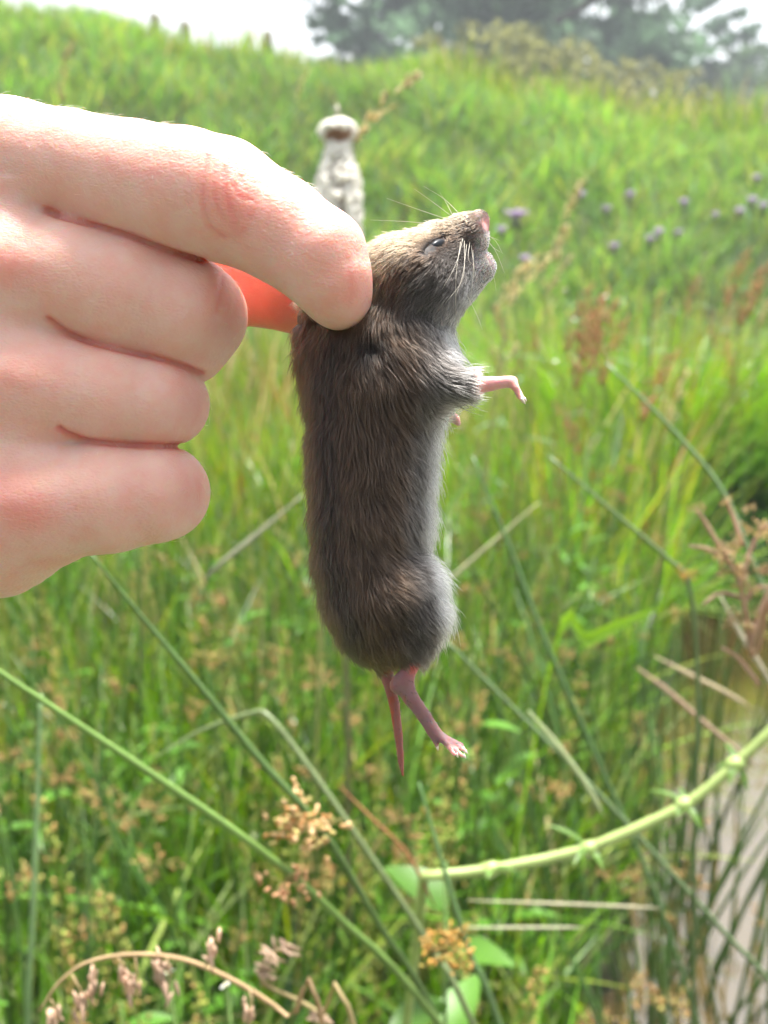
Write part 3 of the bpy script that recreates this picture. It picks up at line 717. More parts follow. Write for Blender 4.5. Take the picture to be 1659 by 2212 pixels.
# reedmace head bursting into white fluff, behind the index finger
p0, p1 = P(738, 640, .95), P(729, 262, .95)
ax = (p1 - p0)
base = np.array([p0[0], p0[1] + .05, gz(p0[0], p0[1])])
o = tag(empty('reedmace', base), 'old reedmace head bursting into white fluff behind the index finger', 'reedmace')
b = MB(); b.tube(spline([base * 0, (p0 - base) * .5, p0 - base, p1 - base, P(727, 235, .95) - base], 14), np.concatenate([np.linspace(.0032, .0028, 11), [.0025, .002, .0009]]), 8, (0.2, 0.2, 0.1)); obj('stem', b.mesh('stem'), M_stem, o)
b = MB()
prof = [(640, 34), (560, 40), (480, 42), (420, 42), (395, 40), (370, 34), (345, 26), (318, 20), (300, 20)]
pts = np.array([P(733, yy, .95) for yy, _ in prof]); b.tube(pts - base, [px_r(2 * ww * .84, .95) for _, ww in prof], 28, (0.34, 0.26, 0.19)); 
cv = b.v[0] + base; cq = (cv - CAM) @ FWD - .95; cxp = project(cv)[0] - 733; cyp = project(cv)[1]
br = np.clip(1.4 - np.abs(cxp) / 9, 0, 1) * (cq < 0) * sstep(330, 350, cyp) + (cyp < 312)
b.c[0] = blend_c((0.86, 0.84, 0.79), (0.33, 0.27, 0.22), np.clip(br, 0, 1))
obj('seed_core', b.mesh('seed_core'), M_fluff, o)
rr = np.random.default_rng(4); b = MB()
for i in range(2300):
    if i < 1900:
        yy = 300 + 340 * rr.random(); ww = np.interp(yy, [q[0] for q in prof[::-1]], [q[1] for q in prof[::-1]])
    else:
        yy = 268 + 34 * rr.random(); ww = 34 * math.sqrt(max(0.05, 1 - ((yy - 285) / 19) ** 2))
    a = rr.random() * 6.28
    if i < 1900 and -2.2 < ((a + math.pi) % 6.283) - math.pi < -1.05 and yy > 345 and rr.random() < 0.93: continue   # brown split on the near side
    d = np.array([math.cos(a), math.sin(a), 0]); rad = px_r(2 * ww, .95) * (0.80 + 0.32 * rr.random())
    c = P(731, yy, .95) + RIGHT * d[0] * rad + FWD * d[1] * rad - base
    col = np.array((0.9, 0.885, 0.84)) * (0.92 + .12 * rr.random())
    if 290 < yy < 312 and abs(d[0]) < .8: col = np.array((0.45, 0.28, 0.2))
    b.blob(c, d + rr.standard_normal(3) * .7, .0095, .0042, col, 4)
obj('seed_fluff', b.mesh('seed_fluff', True), M_fluff, o)

# a few tiny white meadow flowers
def white_flower():
    b = MB()
    for i in range(5):
        a = i * 1.2566; b.leaf((0, 0, 0), (math.cos(a), math.sin(a), .25), (0, 0, 1), .006, .005, .2, .1, (0.8, 0.8, 0.76), 4)
    b.blob((0, 0, .0006), (0, 0, 1), .002, .0012, (0.7, 0.6, 0.1), 5); return b.mesh('petal_ring')
WF = white_flower()
for (px, py, D) in ((362, 2102, .46), (488, 2128, .47), (1150, 560, 1.6), (1240, 690, 1.5), (1200, 780, 1.4), (1310, 640, 1.7), (1220, 625, 1.5)):
    p = P(px, py, D); base = np.array([p[0] + .02, p[1] + .02, gz(p[0], p[1])]); o = tag(empty('white_flower', base), 'tiny white five petalled flower on a thin stalk in the grass', 'flower', 'tiny white meadow flowers')
    b = MB(); b.tube(spline([base * 0, (p - base) * .6 + .004, p - base], 6), [.0009] * 6, 5, (0.15, 0.25, 0.06)); obj('stem', b.mesh('stem'), M_stem, o)
    f = obj('petal_ring', WF, M_fluff, o, p - base); f.scale = (.6,) * 3; f.rotation_euler = (0.6, 0, px)

# ------------------------------------------------------------------ implicit surfaces for the hand and the animal
D0 = 0.190
class Field:
    def __init__(s, lo, hi, h):
        s.lo = np.asarray(lo, float); s.h = h
        s.n = np.ceil((np.asarray(hi) - s.lo) / h).astype(int) + 1
        s.ax = [s.lo[i] + h * np.arange(s.n[i]) for i in range(3)]
        s.F = np.full(s.n, 1.0, dtype=np.float32)
    def like(s):
        o = Field.__new__(Field); o.lo, o.h, o.n, o.ax = s.lo, s.h, s.n, s.ax; o.F = np.full(s.n, 1.0, dtype=np.float32); return o
    def block(s, lo, hi):
        i0 = np.clip(((lo - s.lo) / s.h).astype(int), 0, s.n - 1); i1 = np.clip(((hi - s.lo) / s.h).astype(int) + 2, 1, s.n)
        sl = tuple(slice(a, b) for a, b in zip(i0, i1))
        X = s.ax[0][sl[0]][:, None, None]; Y = s.ax[1][sl[1]][None, :, None]; Z = s.ax[2][sl[2]][None, None, :]
        return sl, X, Y, Z
    def cone(s, a, b, ra, rb, k=0.002, flat=None, sub=False):
        a = np.asarray(a, float); b = np.asarray(b, float); m = max(ra, rb) + k + 4 * s.h
        sl, X, Y, Z = s.block(np.minimum(a, b) - m, np.maximum(a, b) + m)
        ab = b - a; L2 = ab @ ab + 1e-12
        dx, dy, dz = X - a[0], Y - a[1], Z - a[2]
        t = np.clip((dx * ab[0] + dy * ab[1] + dz * ab[2]) / L2, 0, 1)
        ex, ey, ez = dx - t * ab[0], dy - t * ab[1], dz - t * ab[2]
        q = ex * ex + ey * ey + ez * ez
        if flat is not None:                      # (direction, factor): squash along a direction
            w_, f = flat; e = ex * w_[0] + ey * w_[1] + ez * w_[2]; q = q + e * e * (1 / (f * f) - 1)
        d = (np.sqrt(q) - (ra + (rb - ra) * t)).astype(np.float32)
        G = s.F[sl]
        if sub: s.F[sl] = -smin(-G, d, k)
        else: s.F[sl] = smin(G, d, k)
    def chain(s, pts, k=0.002, flat=None):
        A = np.array([p for p, _ in pts]); m = max(r for _, r in pts) + k + 4 * s.h
        sl, *_ = s.block(A.min(0) - m, A.max(0) + m)
        keep_ = s.F[sl].copy(); s.F[sl] = 1.0
        for (a, ra), (b, rb) in zip(pts[:-1], pts[1:]): s.cone(a, b, ra, rb, min(k, .0012, .35 * min(ra, rb)), flat)
        s.F[sl] = smin(keep_, s.F[sl], k)
    def merge(s, o, k): s.F = smin(s.F, o.F, k)
    def mesh(s):
        return surface_nets(s.F, s.lo, s.h)

def smin(a, b, k):
    h = np.maximum(k - np.abs(a - b), 0) / k
    return np.minimum(a, b) - h * h * k * 0.25

def surface_nets(F, org, h):
    ins = F < 0
    c = np.zeros(np.array(F.shape) - 1, dtype=np.uint8)
    offs = [(i, j, k) for i in (0, 1) for j in (0, 1) for k in (0, 1)]
    nx, ny, nz = F.shape
    for i, j, k in offs: c += ins[i:nx - 1 + i, j:ny - 1 + j, k:nz - 1 + k]
    act = (c > 0) & (c < 8); idx = np.argwhere(act)
    vals = {o: F[idx[:, 0] + o[0], idx[:, 1] + o[1], idx[:, 2] + o[2]] for o in offs}
    acc = np.zeros((len(idx), 3)); cnt = np.zeros(len(idx))
    for a in offs:
        for ax in range(3):
            if a[ax] == 1: continue
            b = list(a); b[ax] = 1; b = tuple(b)
            va, vb = vals[a], vals[b]; m = (va < 0) != (vb < 0)
            t = np.where(m, va / np.where(m, va - vb, 1), 0)
            p = np.array(a)[None].repeat(len(idx), 0).astype(float); p[:, ax] += t
            acc += p * m[:, None]; cnt += m
    V = (idx + acc / cnt[:, None]) * h + org
    mp = np.full(act.shape, -1, dtype=np.int32); mp[act] = np.arange(len(idx))
    quads = []
    for ax in range(3):
        s0 = [slice(None)] * 3; s1 = [slice(None)] * 3; s0[ax] = slice(0, -1); s1[ax] = slice(1, None)
        e = np.argwhere(ins[tuple(s0)] != ins[tuple(s1)])
        u, v = [(1, 2), (2, 0), (0, 1)][ax]
        ok = (e[:, u] > 0) & (e[:, v] > 0) & (e[:, u] < F.shape[u] - 1) & (e[:, v] < F.shape[v] - 1); e = e[ok]
        def cell(du, dv):
            q = e.copy(); q[:, u] += du; q[:, v] += dv; return mp[q[:, 0], q[:, 1], q[:, 2]]
        f = np.stack([cell(-1, -1), cell(0, -1), cell(0, 0), cell(-1, 0)], 1)
        flip = ~ins[e[:, 0], e[:, 1], e[:, 2]]
        f[flip] = f[flip][:, ::-1]; quads.append(f)
    return V, np.vstack(quads)

def vnormals(V, F):
    n = np.cross(V[F[:, 2]] - V[F[:, 0]], V[F[:, 3]] - V[F[:, 1]])
    N = np.zeros_like(V)
    for i in range(4): np.add.at(N, F[:, i], n)
    return N / (np.linalg.norm(N, axis=1)[:, None] + 1e-12)

def relax(V, F, it=3, lam=0.5):
    for _ in range(it):
        S = np.zeros_like(V); C = np.zeros(len(V))
        for i in range(4):
            j = (i + 1) % 4
            np.add.at(S, F[:, i], V[F[:, j]]); np.add.at(C, F[:, i], 1)
            np.add.at(S, F[:, j], V[F[:, i]]); np.add.at(C, F[:, j], 1)
        V = V + lam * (S / C[:, None] - V)
    return V

def q3(px, py, d, r):
    """pixel position, depth offset in mm, radius in pixels -> (point, radius in m)"""
    D = D0 + d * 0.001
    return P(px, py, D), r / FOC * D

# ------------------------------------------------------------------ the hand
pts_all = [P(-700, 150, .19), P(900, 1400, .19), P(-700, 1400, .25), P(900, 150, .15), P(-700, 150, .26), P(900, 1400, .15)]
lo = np.min(pts_all, 0) - 0.004; hi = np.max(pts_all, 0) + 0.004
lo[0] = P(-760, 700, .2)[0]
H = Field(lo, hi, 0.00052)
def finger(seq, k=0.004):
    f = H.like(); f.chain([q3(*s) for s in seq], k); return f
back = H.like()                       # metacarpals, palm, wrist
back.chain([q3(*s) for s in [(20, 348, 3, 106), (-250, 375, 9, 124), (-560, 470, 20, 150)]], .010)
back.chain([q3(*s) for s in [(10, 585, 1, 122), (-250, 580, 7, 140), (-560, 600, 20, 165)]], .010)
back.chain([q3(*s) for s in [(10, 830, 2, 118), (-250, 790, 9, 140), (-560, 730, 20, 165)]], .010)
back.chain([q3(*s) for s in [(30, 1075, 5, 122), (-250, 1000, 12, 150), (-560, 860, 22, 150)]], .010)
back.chain([q3(*s) for s in [(0, 1180, 10, 112), (-280, 1120, 20, 150), (-560, 930, 26, 140)]], .012)
back.chain([q3(*s) for s in [(30, 560, 22, 150), (-250, 760, 24, 210), (-560, 700, 28, 200), (-760, 690, 30, 200)]], .012)
back.chain([q3(*s) for s in [(60, 1000, 20, 130), (-250, 960, 24, 190)]], .012)
web = H.like(); web.chain([q3(*s) for s in [(20, 410, 1, 90), (48, 600, 1, 104), (62, 830, 2, 104), (70, 1080, 3, 108)]], .006)
web.chain([q3(*s) for s in [(-120, 420, 3, 112), (-120, 1060, 4, 130)]], .006)
idx_ = finger([(20, 340, 1, 112), (150, 360, -2, 117), (290, 391, -5, 124), (400, 412, -8, 130), (480, 432, -9, 129), (600, 494, -11, 111), (688, 556, -12, 106), (716, 606, -12, 88), (732, 642, -11, 71)], .003)
mid_ = finger([(10, 585, 0, 120), (150, 600, -1, 130), (280, 634, -1, 127), (390, 670, 0, 117), (428, 690, 3, 97), (400, 735, 8, 90), (250, 740, 24, 88), (150, 720, 30, 80)], .003)
mid_.cone(*[q3(427, 672, 2, 98)[0], q3(402, 738, 4, 90)[0]], q3(0, 0, 2, 98)[1], q3(0, 0, 4, 86)[1], .003)
rin_ = finger([(10, 830, 1, 116), (120, 836, 0, 122), (240, 854, 0, 111), (335, 868, 1, 99), (360, 872, 3, 89), (300, 885, 18, 84), (180, 870, 26, 80)], .003)
lit_ = finger([(20, 1085, 4, 134), (120, 1082, 2, 130), (240, 1072, 1, 121), (330, 1065, 2, 107), (350, 1064, 4, 100), (300, 1050, 16, 84), (180, 1020, 24, 76)], .003)
thu_ = finger([(-120, 520, 26, 140), (120, 545, 32, 118), (360, 575, 32, 104), (520, 602, 27, 98), (640, 625, 20, 92), (735, 632, 12, 70)], .003)
# gather: fingers touch along sharp folds, all flow into the back of the hand
H.F = idx_.F.copy(); H.merge(mid_, .0006); H.merge(rin_, .0006); H.merge(lit_, .0006)
H.merge(web, .004); H.merge(back, .0075); H.merge(thu_, .003)
V, F = H.mesh(); V = relax(V, F, 2)
N = vnormals(V, F); px, py, DD = project(V)
near = DD < 0.190 + 0.012

def seg_dist(px, py, line):
    best = np.full(len(px), 1e9)
    L = spline([(a, b, 0) for a, b in line], 14)[:, :2]
    for a, b in zip(L[:-1], L[1:]):
        ab = b - a; t = np.clip(((px - a[0]) * ab[0] + (py - a[1]) * ab[1]) / (ab @ ab + 1e-9), 0, 1)
        best = np.minimum(best, np.hypot(px - a[0] - t * ab[0], py - a[1] - t * ab[1]))
    return best
def spot(cx, cy, rx, ry=None, rot=0.0):
    ry = rx if ry is None else ry; c_, s_ = math.cos(R(rot)), math.sin(R(rot))
    u = ((px - cx) * c_ + (py - cy) * s_) / rx; v = (-(px - cx) * s_ + (py - cy) * c_) / ry
    return np.exp(-(u * u + v * v))
disp = np.zeros(len(V)); red = np.zeros(len(V)); fold = np.zeros(len(V))
CR = [([(96, 452), (151, 472), (252, 500), (353, 537), (439, 564)], 4.6, .62), ([(104, 690), (151, 722), (225, 748), (352, 777), (436, 806)], 4.6, .62), ([(128, 924), (151, 938), (200, 954), (300, 962), (412, 964)], 4.6, .62),
      ([(448, 335), (440, 390), (440, 440), (455, 489), (486, 511)], 5.5, .24), ([(552, 395), (549, 445), (537, 485), (515, 508)], 6, .15), ([(484, 362), (487, 405), (497, 449)], 5, .18), ([(500, 455), (510, 480), (500, 500)], 5, .10), ([(470, 455), (484, 475)], 5, .1), ([(535, 375), (541, 400), (535, 440)], 5, .1), ([(410, 345), (404, 400), (408, 450)], 6, .06),
      ([(505, 402), (520, 425), (545, 432)], 4, .18), ([(466, 350), (463, 400), (470, 450)], 4, .12), ([(520, 380), (530, 410)], 4, .12), ([(430, 360), (424, 420)], 5, .08),
      ([(574, 400), (582, 440), (575, 490)], 5, .08), ([(482, 590), (474, 640), (468, 672)], 5, .22), ([(456, 600), (448, 650)], 5, .1), ([(752, 560), (757, 620), (752, 660)], 6, .10),
      ([(770, 540), (778, 600)], 5, .08), ([(428, 850), (424, 905)], 6, .12), ([(432, 1010), (428, 1080)], 6, .1),
      ([(20, 1243), (70, 1215), (150, 1230)], 6, .12), ([(100, 1205), (150, 1215), (190, 1200)], 6, .12), ([(0, 1262), (60, 1262)], 6, .08)]
for line, ww, dep in CR:
    q = seg_dist(px, py, line); g_ = np.exp(-(q / ww) ** 2) * near
    disp -= g_ * dep * 1e-3
    if dep > .6: fold = np.maximum(fold, np.exp(-(q / (ww * 1.8)) ** 2) * near)
    red += 0.55 * np.exp(-(q / (ww * 1.6)) ** 2) * near * min(1, dep / .35) * (.9 if dep > .6 else 1)
# knuckle pads, tendon ridges, soft hollows
disp += near * 1e-3 * (0.55 * spot(497, 432, 50, 62) + 0.6 * spot(10, 565, 70, 60) + 0.6 * spot(15, 805, 70, 60) + 0.5 * spot(20, 1085, 70, 60) - 0.5 * spot(120, 440, 60, 40) - 0.35 * spot(100, 700, 60, 30))
red += near * (0.62 * spot(498, 430, 60, 85, -10) + 0.45 * spot(15, 575, 70, 55) + 0.4 * spot(20, 800, 75, 60) + 0.45 * spot(20, 1085, 90, 70) + 0.35 * spot(60, 1115, 80, 40)
        + 0.35 * spot(770, 620, 60, 90) + 0.3 * spot(480, 640, 40, 60) + 0.28 * spot(430, 880, 40, 60) + 0.3 * spot(425, 1040, 50, 60) + 0.2 * spot(330, 350, 120, 40, 15) + 0.25 * spot(640, 500, 80, 60))
red += (DD > 0.200) * (px > 380) * 0.9  # thumb reddened: back-light glowing through it is put into the colour
V = V + N * disp[:, None]
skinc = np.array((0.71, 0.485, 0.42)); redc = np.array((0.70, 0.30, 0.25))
blot = 0.5 + 0.5 * np.sin(V[:, 0] * 310 + 2 * np.sin(V[:, 2] * 240)) * np.sin(V[:, 2] * 270 + 1.5 * np.sin(V[:, 0] * 200 + V[:, 1] * 150))
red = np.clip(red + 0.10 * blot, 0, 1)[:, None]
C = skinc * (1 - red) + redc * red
C = C * (1 - .65 * fold[:, None]) + .65 * fold[:, None] * np.array((0.66, 0.20, 0.15))  # folds tinted deep red: blood colour plus light scattered in skin, painted in
C = C * (1 - .45 * ((DD > 0.200) & (px > 380))[:, None]) + .45 * ((DD > 0.200) & (px > 380))[:, None] * np.array((0.62, 0.19, 0.14))  # deeper red over the thumb, more of the painted back-lit glow
org = P(-560, 1000, .21)
M_skin, n, l = new_mat('skin')
out = n.new('ShaderNodeOutputMaterial'); pb = n.new('ShaderNodeBsdfPrincipled')
vc = n.new('ShaderNodeVertexColor'); vc.layer_name = 'Col'; 
mtc = n.new('ShaderNodeTexCoord'); mno = n.new('ShaderNodeTexNoise'); mno.inputs['Scale'].default_value = 190; mno.inputs['Detail'].default_value = 7; mno.inputs['Roughness'].default_value = .65
l.new(mtc.outputs['Object'], mno.inputs['Vector']); mcr = n.new('ShaderNodeValToRGB'); mcr.color_ramp.elements[0].color = (1.0, 0.80, 0.76, 1); mcr.color_ramp.elements[1].color = (1, 1.0, 1.0, 1)
mcr.color_ramp.elements[0].position = .35; mcr.color_ramp.elements[1].position = .6; l.new(mno.outputs['Fac'], mcr.inputs['Fac'])
mmx = n.new('ShaderNodeMix'); mmx.data_type = 'RGBA'; mmx.blend_type = 'MULTIPLY'; mmx.inputs[0].default_value = .7
l.new(vc.outputs['Color'], mmx.inputs[6]); l.new(mcr.outputs[0], mmx.inputs[7]); l.new(mmx.outputs[2], pb.inputs['Base Color'])
pb.subsurface_method = 'RANDOM_WALK'
pb.inputs['Subsurface Weight'].default_value = 1.0; pb.inputs['Subsurface Radius'].default_value = (1.0, 0.26, 0.13); pb.inputs['Subsurface Scale'].default_value = 0.0055
pb.inputs['Subsurface Anisotropy'].default_value = 0.6
pb.inputs['Roughness'].default_value = 0.42; pb.inputs['Specular IOR Level'].default_value = 0.35
tc = n.new('ShaderNodeTexCoord')
vo = n.new('ShaderNodeTexVoronoi'); vo.feature = 'DISTANCE_TO_EDGE'; vo.inputs['Scale'].default_value = 1500
mp = n.new('ShaderNodeMapping'); mp.inputs['Scale'].default_value = (0.55, 1, 1.0); l.new(tc.outputs['Object'], mp.inputs['Vector']); l.new(mp.outputs[0], vo.inputs['Vector'])
nz = n.new('ShaderNodeTexNoise'); nz.inputs['Scale'].default_value = 420; nz.inputs['Detail'].default_value = 6; l.new(tc.outputs['Object'], nz.inputs['Vector'])
ad = n.new('ShaderNodeMath'); ad.operation = 'MULTIPLY_ADD'; ad.inputs[1].default_value = 0.5; l.new(vo.outputs['Distance'], ad.inputs[0]); l.new(nz.outputs['Fac'], ad.inputs[2])
bp = n.new('ShaderNodeBump'); bp.inputs['Strength'].default_value = 0.48; bp.inputs['Distance'].default_value = 0.0006
l.new(ad.outputs[0], bp.inputs['Height']); l.new(bp.outputs[0], pb.inputs['Normal']); l.new(pb.outputs[0], out.inputs['Surface'])
hand = tag(empty('hand', org), 'bare hand with folded fingers pinching the vole by its scruff', 'hand')
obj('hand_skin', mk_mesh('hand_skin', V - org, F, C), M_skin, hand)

# hair curves helper
def hair_object(name, pts, rad, col, mat, parent, origin):
    """pts (n, k, 3), rad (k,) or (n, k), col (n, 3)"""
    n_, k_ = pts.shape[:2]
    hc = bpy.data.hair_curves.new(name); hc.add_curves([k_] * n_)
    hc.position_data.foreach_set('vector', (pts - origin).astype(np.float32).ravel())
    ra = hc.attributes.get('radius') or hc.attributes.new('radius', 'FLOAT', 'POINT')
    ra.data.foreach_set('value', np.broadcast_to(rad, (n_, k_)).astype(np.float32).ravel())
    at = hc.attributes.new('hair_color', 'FLOAT_COLOR', 'CURVE')
    c4 = np.ones((n_, 4), dtype=np.float32); c4[:, :3] = col; at.data.foreach_set('color', c4.ravel())
    hc.materials.append(mat)
    o = bpy.data.objects.new(name, hc); COL.objects.link(o); o.parent = parent
    return o
def hair_mat(name, rough=0.35, slate=None, mixpos=(0.25, 0.75)):
    m, n, l = new_mat(name)
    out = n.new('ShaderNodeOutputMaterial'); hb = n.new('ShaderNodeBsdfHairPrincipled'); hb.parametrization = 'COLOR'
    hb.inputs['Roughness'].default_value = rough; hb.inputs['Radial Roughness'].default_value = 0.6; hb.inputs['Coat'].default_value = 0.0; hb.inputs['IOR'].default_value = 1.36
    at = n.new('ShaderNodeAttribute'); at.attribute_name = 'hair_color'
    src = at.outputs['Color']
    if slate is not None:
        hi_ = n.new('ShaderNodeHairInfo'); mr = n.new('ShaderNodeMapRange'); mr.inputs['From Min'].default_value, mr.inputs['From Max'].default_value = mixpos
        l.new(hi_.outputs['Intercept'], mr.inputs['Value']); mx = n.new('ShaderNodeMix'); mx.data_type = 'RGBA'
        mx.inputs[6].default_value = (*slate, 1); l.new(mr.outputs[0], mx.inputs[0]); l.new(src, mx.inputs[7]); src = mx.outputs[2]
    l.new(src, hb.inputs['Color']); l.new(hb.outputs[0], out.inputs['Surface']); return m

def tri_sample(V, F, N, n_):
    T = np.vstack([F[:, [0, 1, 2]], F[:, [0, 2, 3]]])
    ar = np.linalg.norm(np.cross(V[T[:, 1]] - V[T[:, 0]], V[T[:, 2]] - V[T[:, 0]]), axis=1)
    k = rng.choice(len(T), n_, p=ar / ar.sum()); u = np.sqrt(rng.random(n_)); v = rng.random(n_)
    w_ = np.stack([1 - u, u * (1 - v), u * v], 1)
    p = (V[T[k]] * w_[:, :, None]).sum(1); m = (N[T[k]] * w_[:, :, None]).sum(1)
    return p, m / (np.linalg.norm(m, axis=1)[:, None] + 1e-12)

# fine pale down on the back of the fingers
p, m = tri_sample(V, F, N, 5200)
hx, hy, hd = project(p)
ok = ((m @ FWD) < 0.35) & (hd < .197) & (hx > -60) & (hx < 700) & ~((hx > 430) & (hx < 560) & (hy < 540)); p, m = p[ok], m[ok]
n_ = len(p); d = np.array([0.55, 0, -0.55])[None] + 0.25 * rng.standard_normal((n_, 3)); d -= m * (d * m).sum(1)[:, None]; d /= np.linalg.norm(d, axis=1)[:, None]
s = np.linspace(0, 1, 4)[None, :, None]; L = (0.0009 + .0013 * rng.random(n_))[:, None, None]
pts = p[:, None] + L * (d[:, None] * s + m[:, None] * 0.55 * (s - .55 * s * s))
M_down = hair_mat('down_hair', .4)
hair_object('fine_hair', pts, np.array([.000016, .000014, .00001, .000004]), np.tile((0.75, 0.62, 0.5), (n_, 1)), M_down, hand, org)

# ------------------------------------------------------------------ the vole
lo = P(610, 1700, .190); hi = P(1150, 430, .190)
lo = np.array([lo[0] - .003, min(P(0, 1700, .19)[1], P(0, 430, .19)[1]) - .03, lo[2] - .006]); hi = np.array([hi[0] + .003, max(P(0, 1700, .19)[1], P(0, 430, .19)[1]) + .03, hi[2] + .006])
W = Field(lo, hi, 0.00036)
def vch(seq, k=.004, flat=None): W.chain([q3(*s) for s in seq], k, flat)
I = 13                                                      # fur thickness kept free, px
vch([(834, 680, 1, 102), (824, 775, 1, 140), (822, 850, 0, 133), (808, 950, 0, 122), (806, 1020, 0, 118), (806, 1114, 0, 113), (804, 1200, 0, 106), (824, 1280, 0, 110), (840, 1330, 0, 102), (848, 1345, 0, 70)], .006)
vch([(855, 642, 1, 95), (838, 700, 1, 112)], .006)         # neck
vch([(1036, 476, 0, 21), (1002, 502, 0, 38), (950, 552, 0, 67), (900, 595, 0, 81), (855, 638, 1, 95)], .005)   # head
vch([(1043, 572, 0, 19), (1012, 580, 0, 34), (950, 604, 0, 62), (885, 638, 0, 86)], .004)
vch([(1040, 582, 0, 16), (1000, 611, 0, 27), (940, 632, 0, 46)], .004)        # lower jaw and cheeks
vch([(900, 600, -6, 66), (930, 620, -5, 52)], .006)
vch([(1022, 505, -2.4, 24), (1028, 512, -2.0, 22)], .003); vch([(1022, 505, 2.4, 24), (1028, 512, 2.0, 22)], .003)   # whisker pads
vch([(850, 640, 0, 90), (770, 655, -.5, 44), (704, 668, 0, 32), (682, 690, 1, 26)], .004)        # pinched scruff
vch([(682, 690, 1, 26), (704, 760, 1, 40), (740, 840, 1, 56)], .005)
vch([(868, 800, -4, 80), (925, 818, -6.5, 50), (980, 831, -8.4, 26), (1028, 832, -9.2, 17)], .006)   # near shoulder, upper arm
vch([(1020, 834, -9.2, 21), (1060, 829, -9.4, 15.5), (1092, 825, -9.6, 12.5), (1106, 824, -9.6, 13)], .0012)    # forearm
for k, (tx, ty, dd) in enumerate(((1126, 862, -10.6), (1131, 861, -9.9), (1129, 866, -9.2), (1119, 858, -8.7))):
    vch([(1105, 825, -9.6 + (k - 1.5) * .35, 9.5), (1113, 836, -9.8 + (k - 1.5) * .5, 7.0), (1121 - 3 * (k == 3), 849, (dd - 9.7) / 2, 5.6), (tx, ty, dd, 4.6)], .0004)
vch([(875, 800, 5, 78), (925, 850, 7, 44), (962, 888, 8.5, 20), (982, 906, 9.5, 9)], .005)         # far arm, mostly hidden
vch([(985, 905, 9.5, 9), (990, 915, 9.5, 6)], .0006)
vch([(880, 1295, -5, 66), (904, 1330, -5.5, 50), (896, 1375, -5.5, 34), (892, 1412, -5.5, 18)], .005)   # near thigh
vch([(893, 1408, -5.5, 17), (889, 1440, -5.5, 15), (872, 1474, -5.5, 18), (856, 1482, -5.5, 14)], .0015)  # shank to heel
vch([(868, 1474, -5.5, 18), (886, 1505, -5.8, 17), (915, 1545, -6, 14.5), (936, 1578, -6, 15)], .0015)     # foot
vch([(930, 1570, -6, 10), (940, 1596, -6.6, 8), (944, 1612, -6.8, 5)], .0006)
for k, (tx, ty, dd) in enumerate(((982, 1630, -7.8), (999, 1633, -6.8), (1006, 1622, -5.8), (999, 1610, -4.9))):
    vch([(938, 1578, -6 + (k - 1.5) * .25, 9.5), (962, 1605 - 4 * k, -6.2 + (k - 1.5) * .7, 6.4), (tx, ty, dd, 4.6)], .0004)
vch([(870, 1295, 5, 64), (890, 1360, 5, 36)], .006)
vch([(838, 1390, 0, 40), (830, 1422, 0, 17), (838, 1467, 0, 13.5), (852, 1523, 0, 11.5), (861, 1590, 0, 9.5), (866, 1645, 0, 7), (870, 1676, 0, 2.6)], .0018)   # tail
# eye socket slit, nostril, mouth
ev = P(965, 520, .19) - P(915, 548, .19); ev /= np.linalg.norm(ev)
eye_c, _ = q3(944, 531, -5.2, 1)
W.cone(q3(924, 543, -5.9, 1)[0], q3(962, 520, -4.6, 1)[0], q3(0, 0, -6, 10)[1], q3(0, 0, -6, 10)[1], .001, sub=True)
W.cone(q3(1059, 486, -.9, 1)[0], q3(1064, 490, -1.4, 1)[0], q3(0, 0, 0, 4)[1], q3(0, 0, 0, 5)[1], .0006, sub=True)
W.cone(q3(1045, 545, -3.5, 1)[0], q3(1062, 540, 3, 1)[0], q3(0, 0, 0, 2.6)[1], q3(0, 0, 0, 2.6)[1], .0008, sub=True)
W.cone(q3(796, 744, -12.2, 1)[0], q3(806, 754, -12.2, 1)[0], q3(0, 0, -12, 15)[1], q3(0, 0, -12, 12)[1], .001, sub=True)
V, F = W.mesh(); V = relax(V, F, 1)
N = vnormals(V, F); px, py, DD = project(V)
pinkc = np.array((0.56, 0.30, 0.29)); greyc = np.array((0.07, 0.055, 0.05)); C = np.tile(greyc, (len(V), 1))
def blend(C, wgt, c): return C * (1 - wgt[:, None]) + np.array(c) * wgt[:, None]
C = blend(C, sstep(1010, 1035, px) * (py > 780) * (py < 880), (0.62, 0.38, 0.37))
C = blend(C, sstep(1112, 1125, px) * (py > 780) * (py < 900), (0.72, 0.52, 0.46))
C = blend(C, sstep(935, 955, px) * (py > 865) * (py < 940) * (DD > .1935), (0.55, 0.36, 0.34))
C = blend(C, sstep(1425, 1440, py) + 0, (0.25, 0.16, 0.165))
C = blend(C, sstep(1440, 1425, py) * 0 + np.exp(-((px - 893) / 14) ** 2 - ((py - 1440) / 20) ** 2), (0.62, 0.14, 0.14))
C = blend(C, sstep(875, 862, px) * sstep(1455, 1480, py) * 0, (1, 1, 1))
C = blend(C, ((px < 876 - 0.0 * py) & (py > 1505)).astype(float) + ((px < 850) & (py > 1440)).astype(float), (0.29, 0.14, 0.125))
C = blend(C, sstep(1605, 1622, py) * (px > 930), (0.66, 0.48, 0.46))
C = blend(C, np.exp(-((px - 1052) / 14) ** 2 - ((py - 484) / 17) ** 2), (0.52, 0.24, 0.24))
C = blend(C, np.exp(-((px - 1030) / 18) ** 2 - ((py - 458) / 12) ** 2) * .8, (0.34, 0.25, 0.27))
ea_ = ((px - 942) * .86 - (py - 532) * .51) / 42; eb_ = ((px - 942) * .51 + (py - 532) * .86) / 20
C = blend(C, np.clip(1.6 * np.exp(-ea_ ** 4 - eb_ ** 4), 0, 1) * (DD < .19), (0.035, 0.024, 0.022))
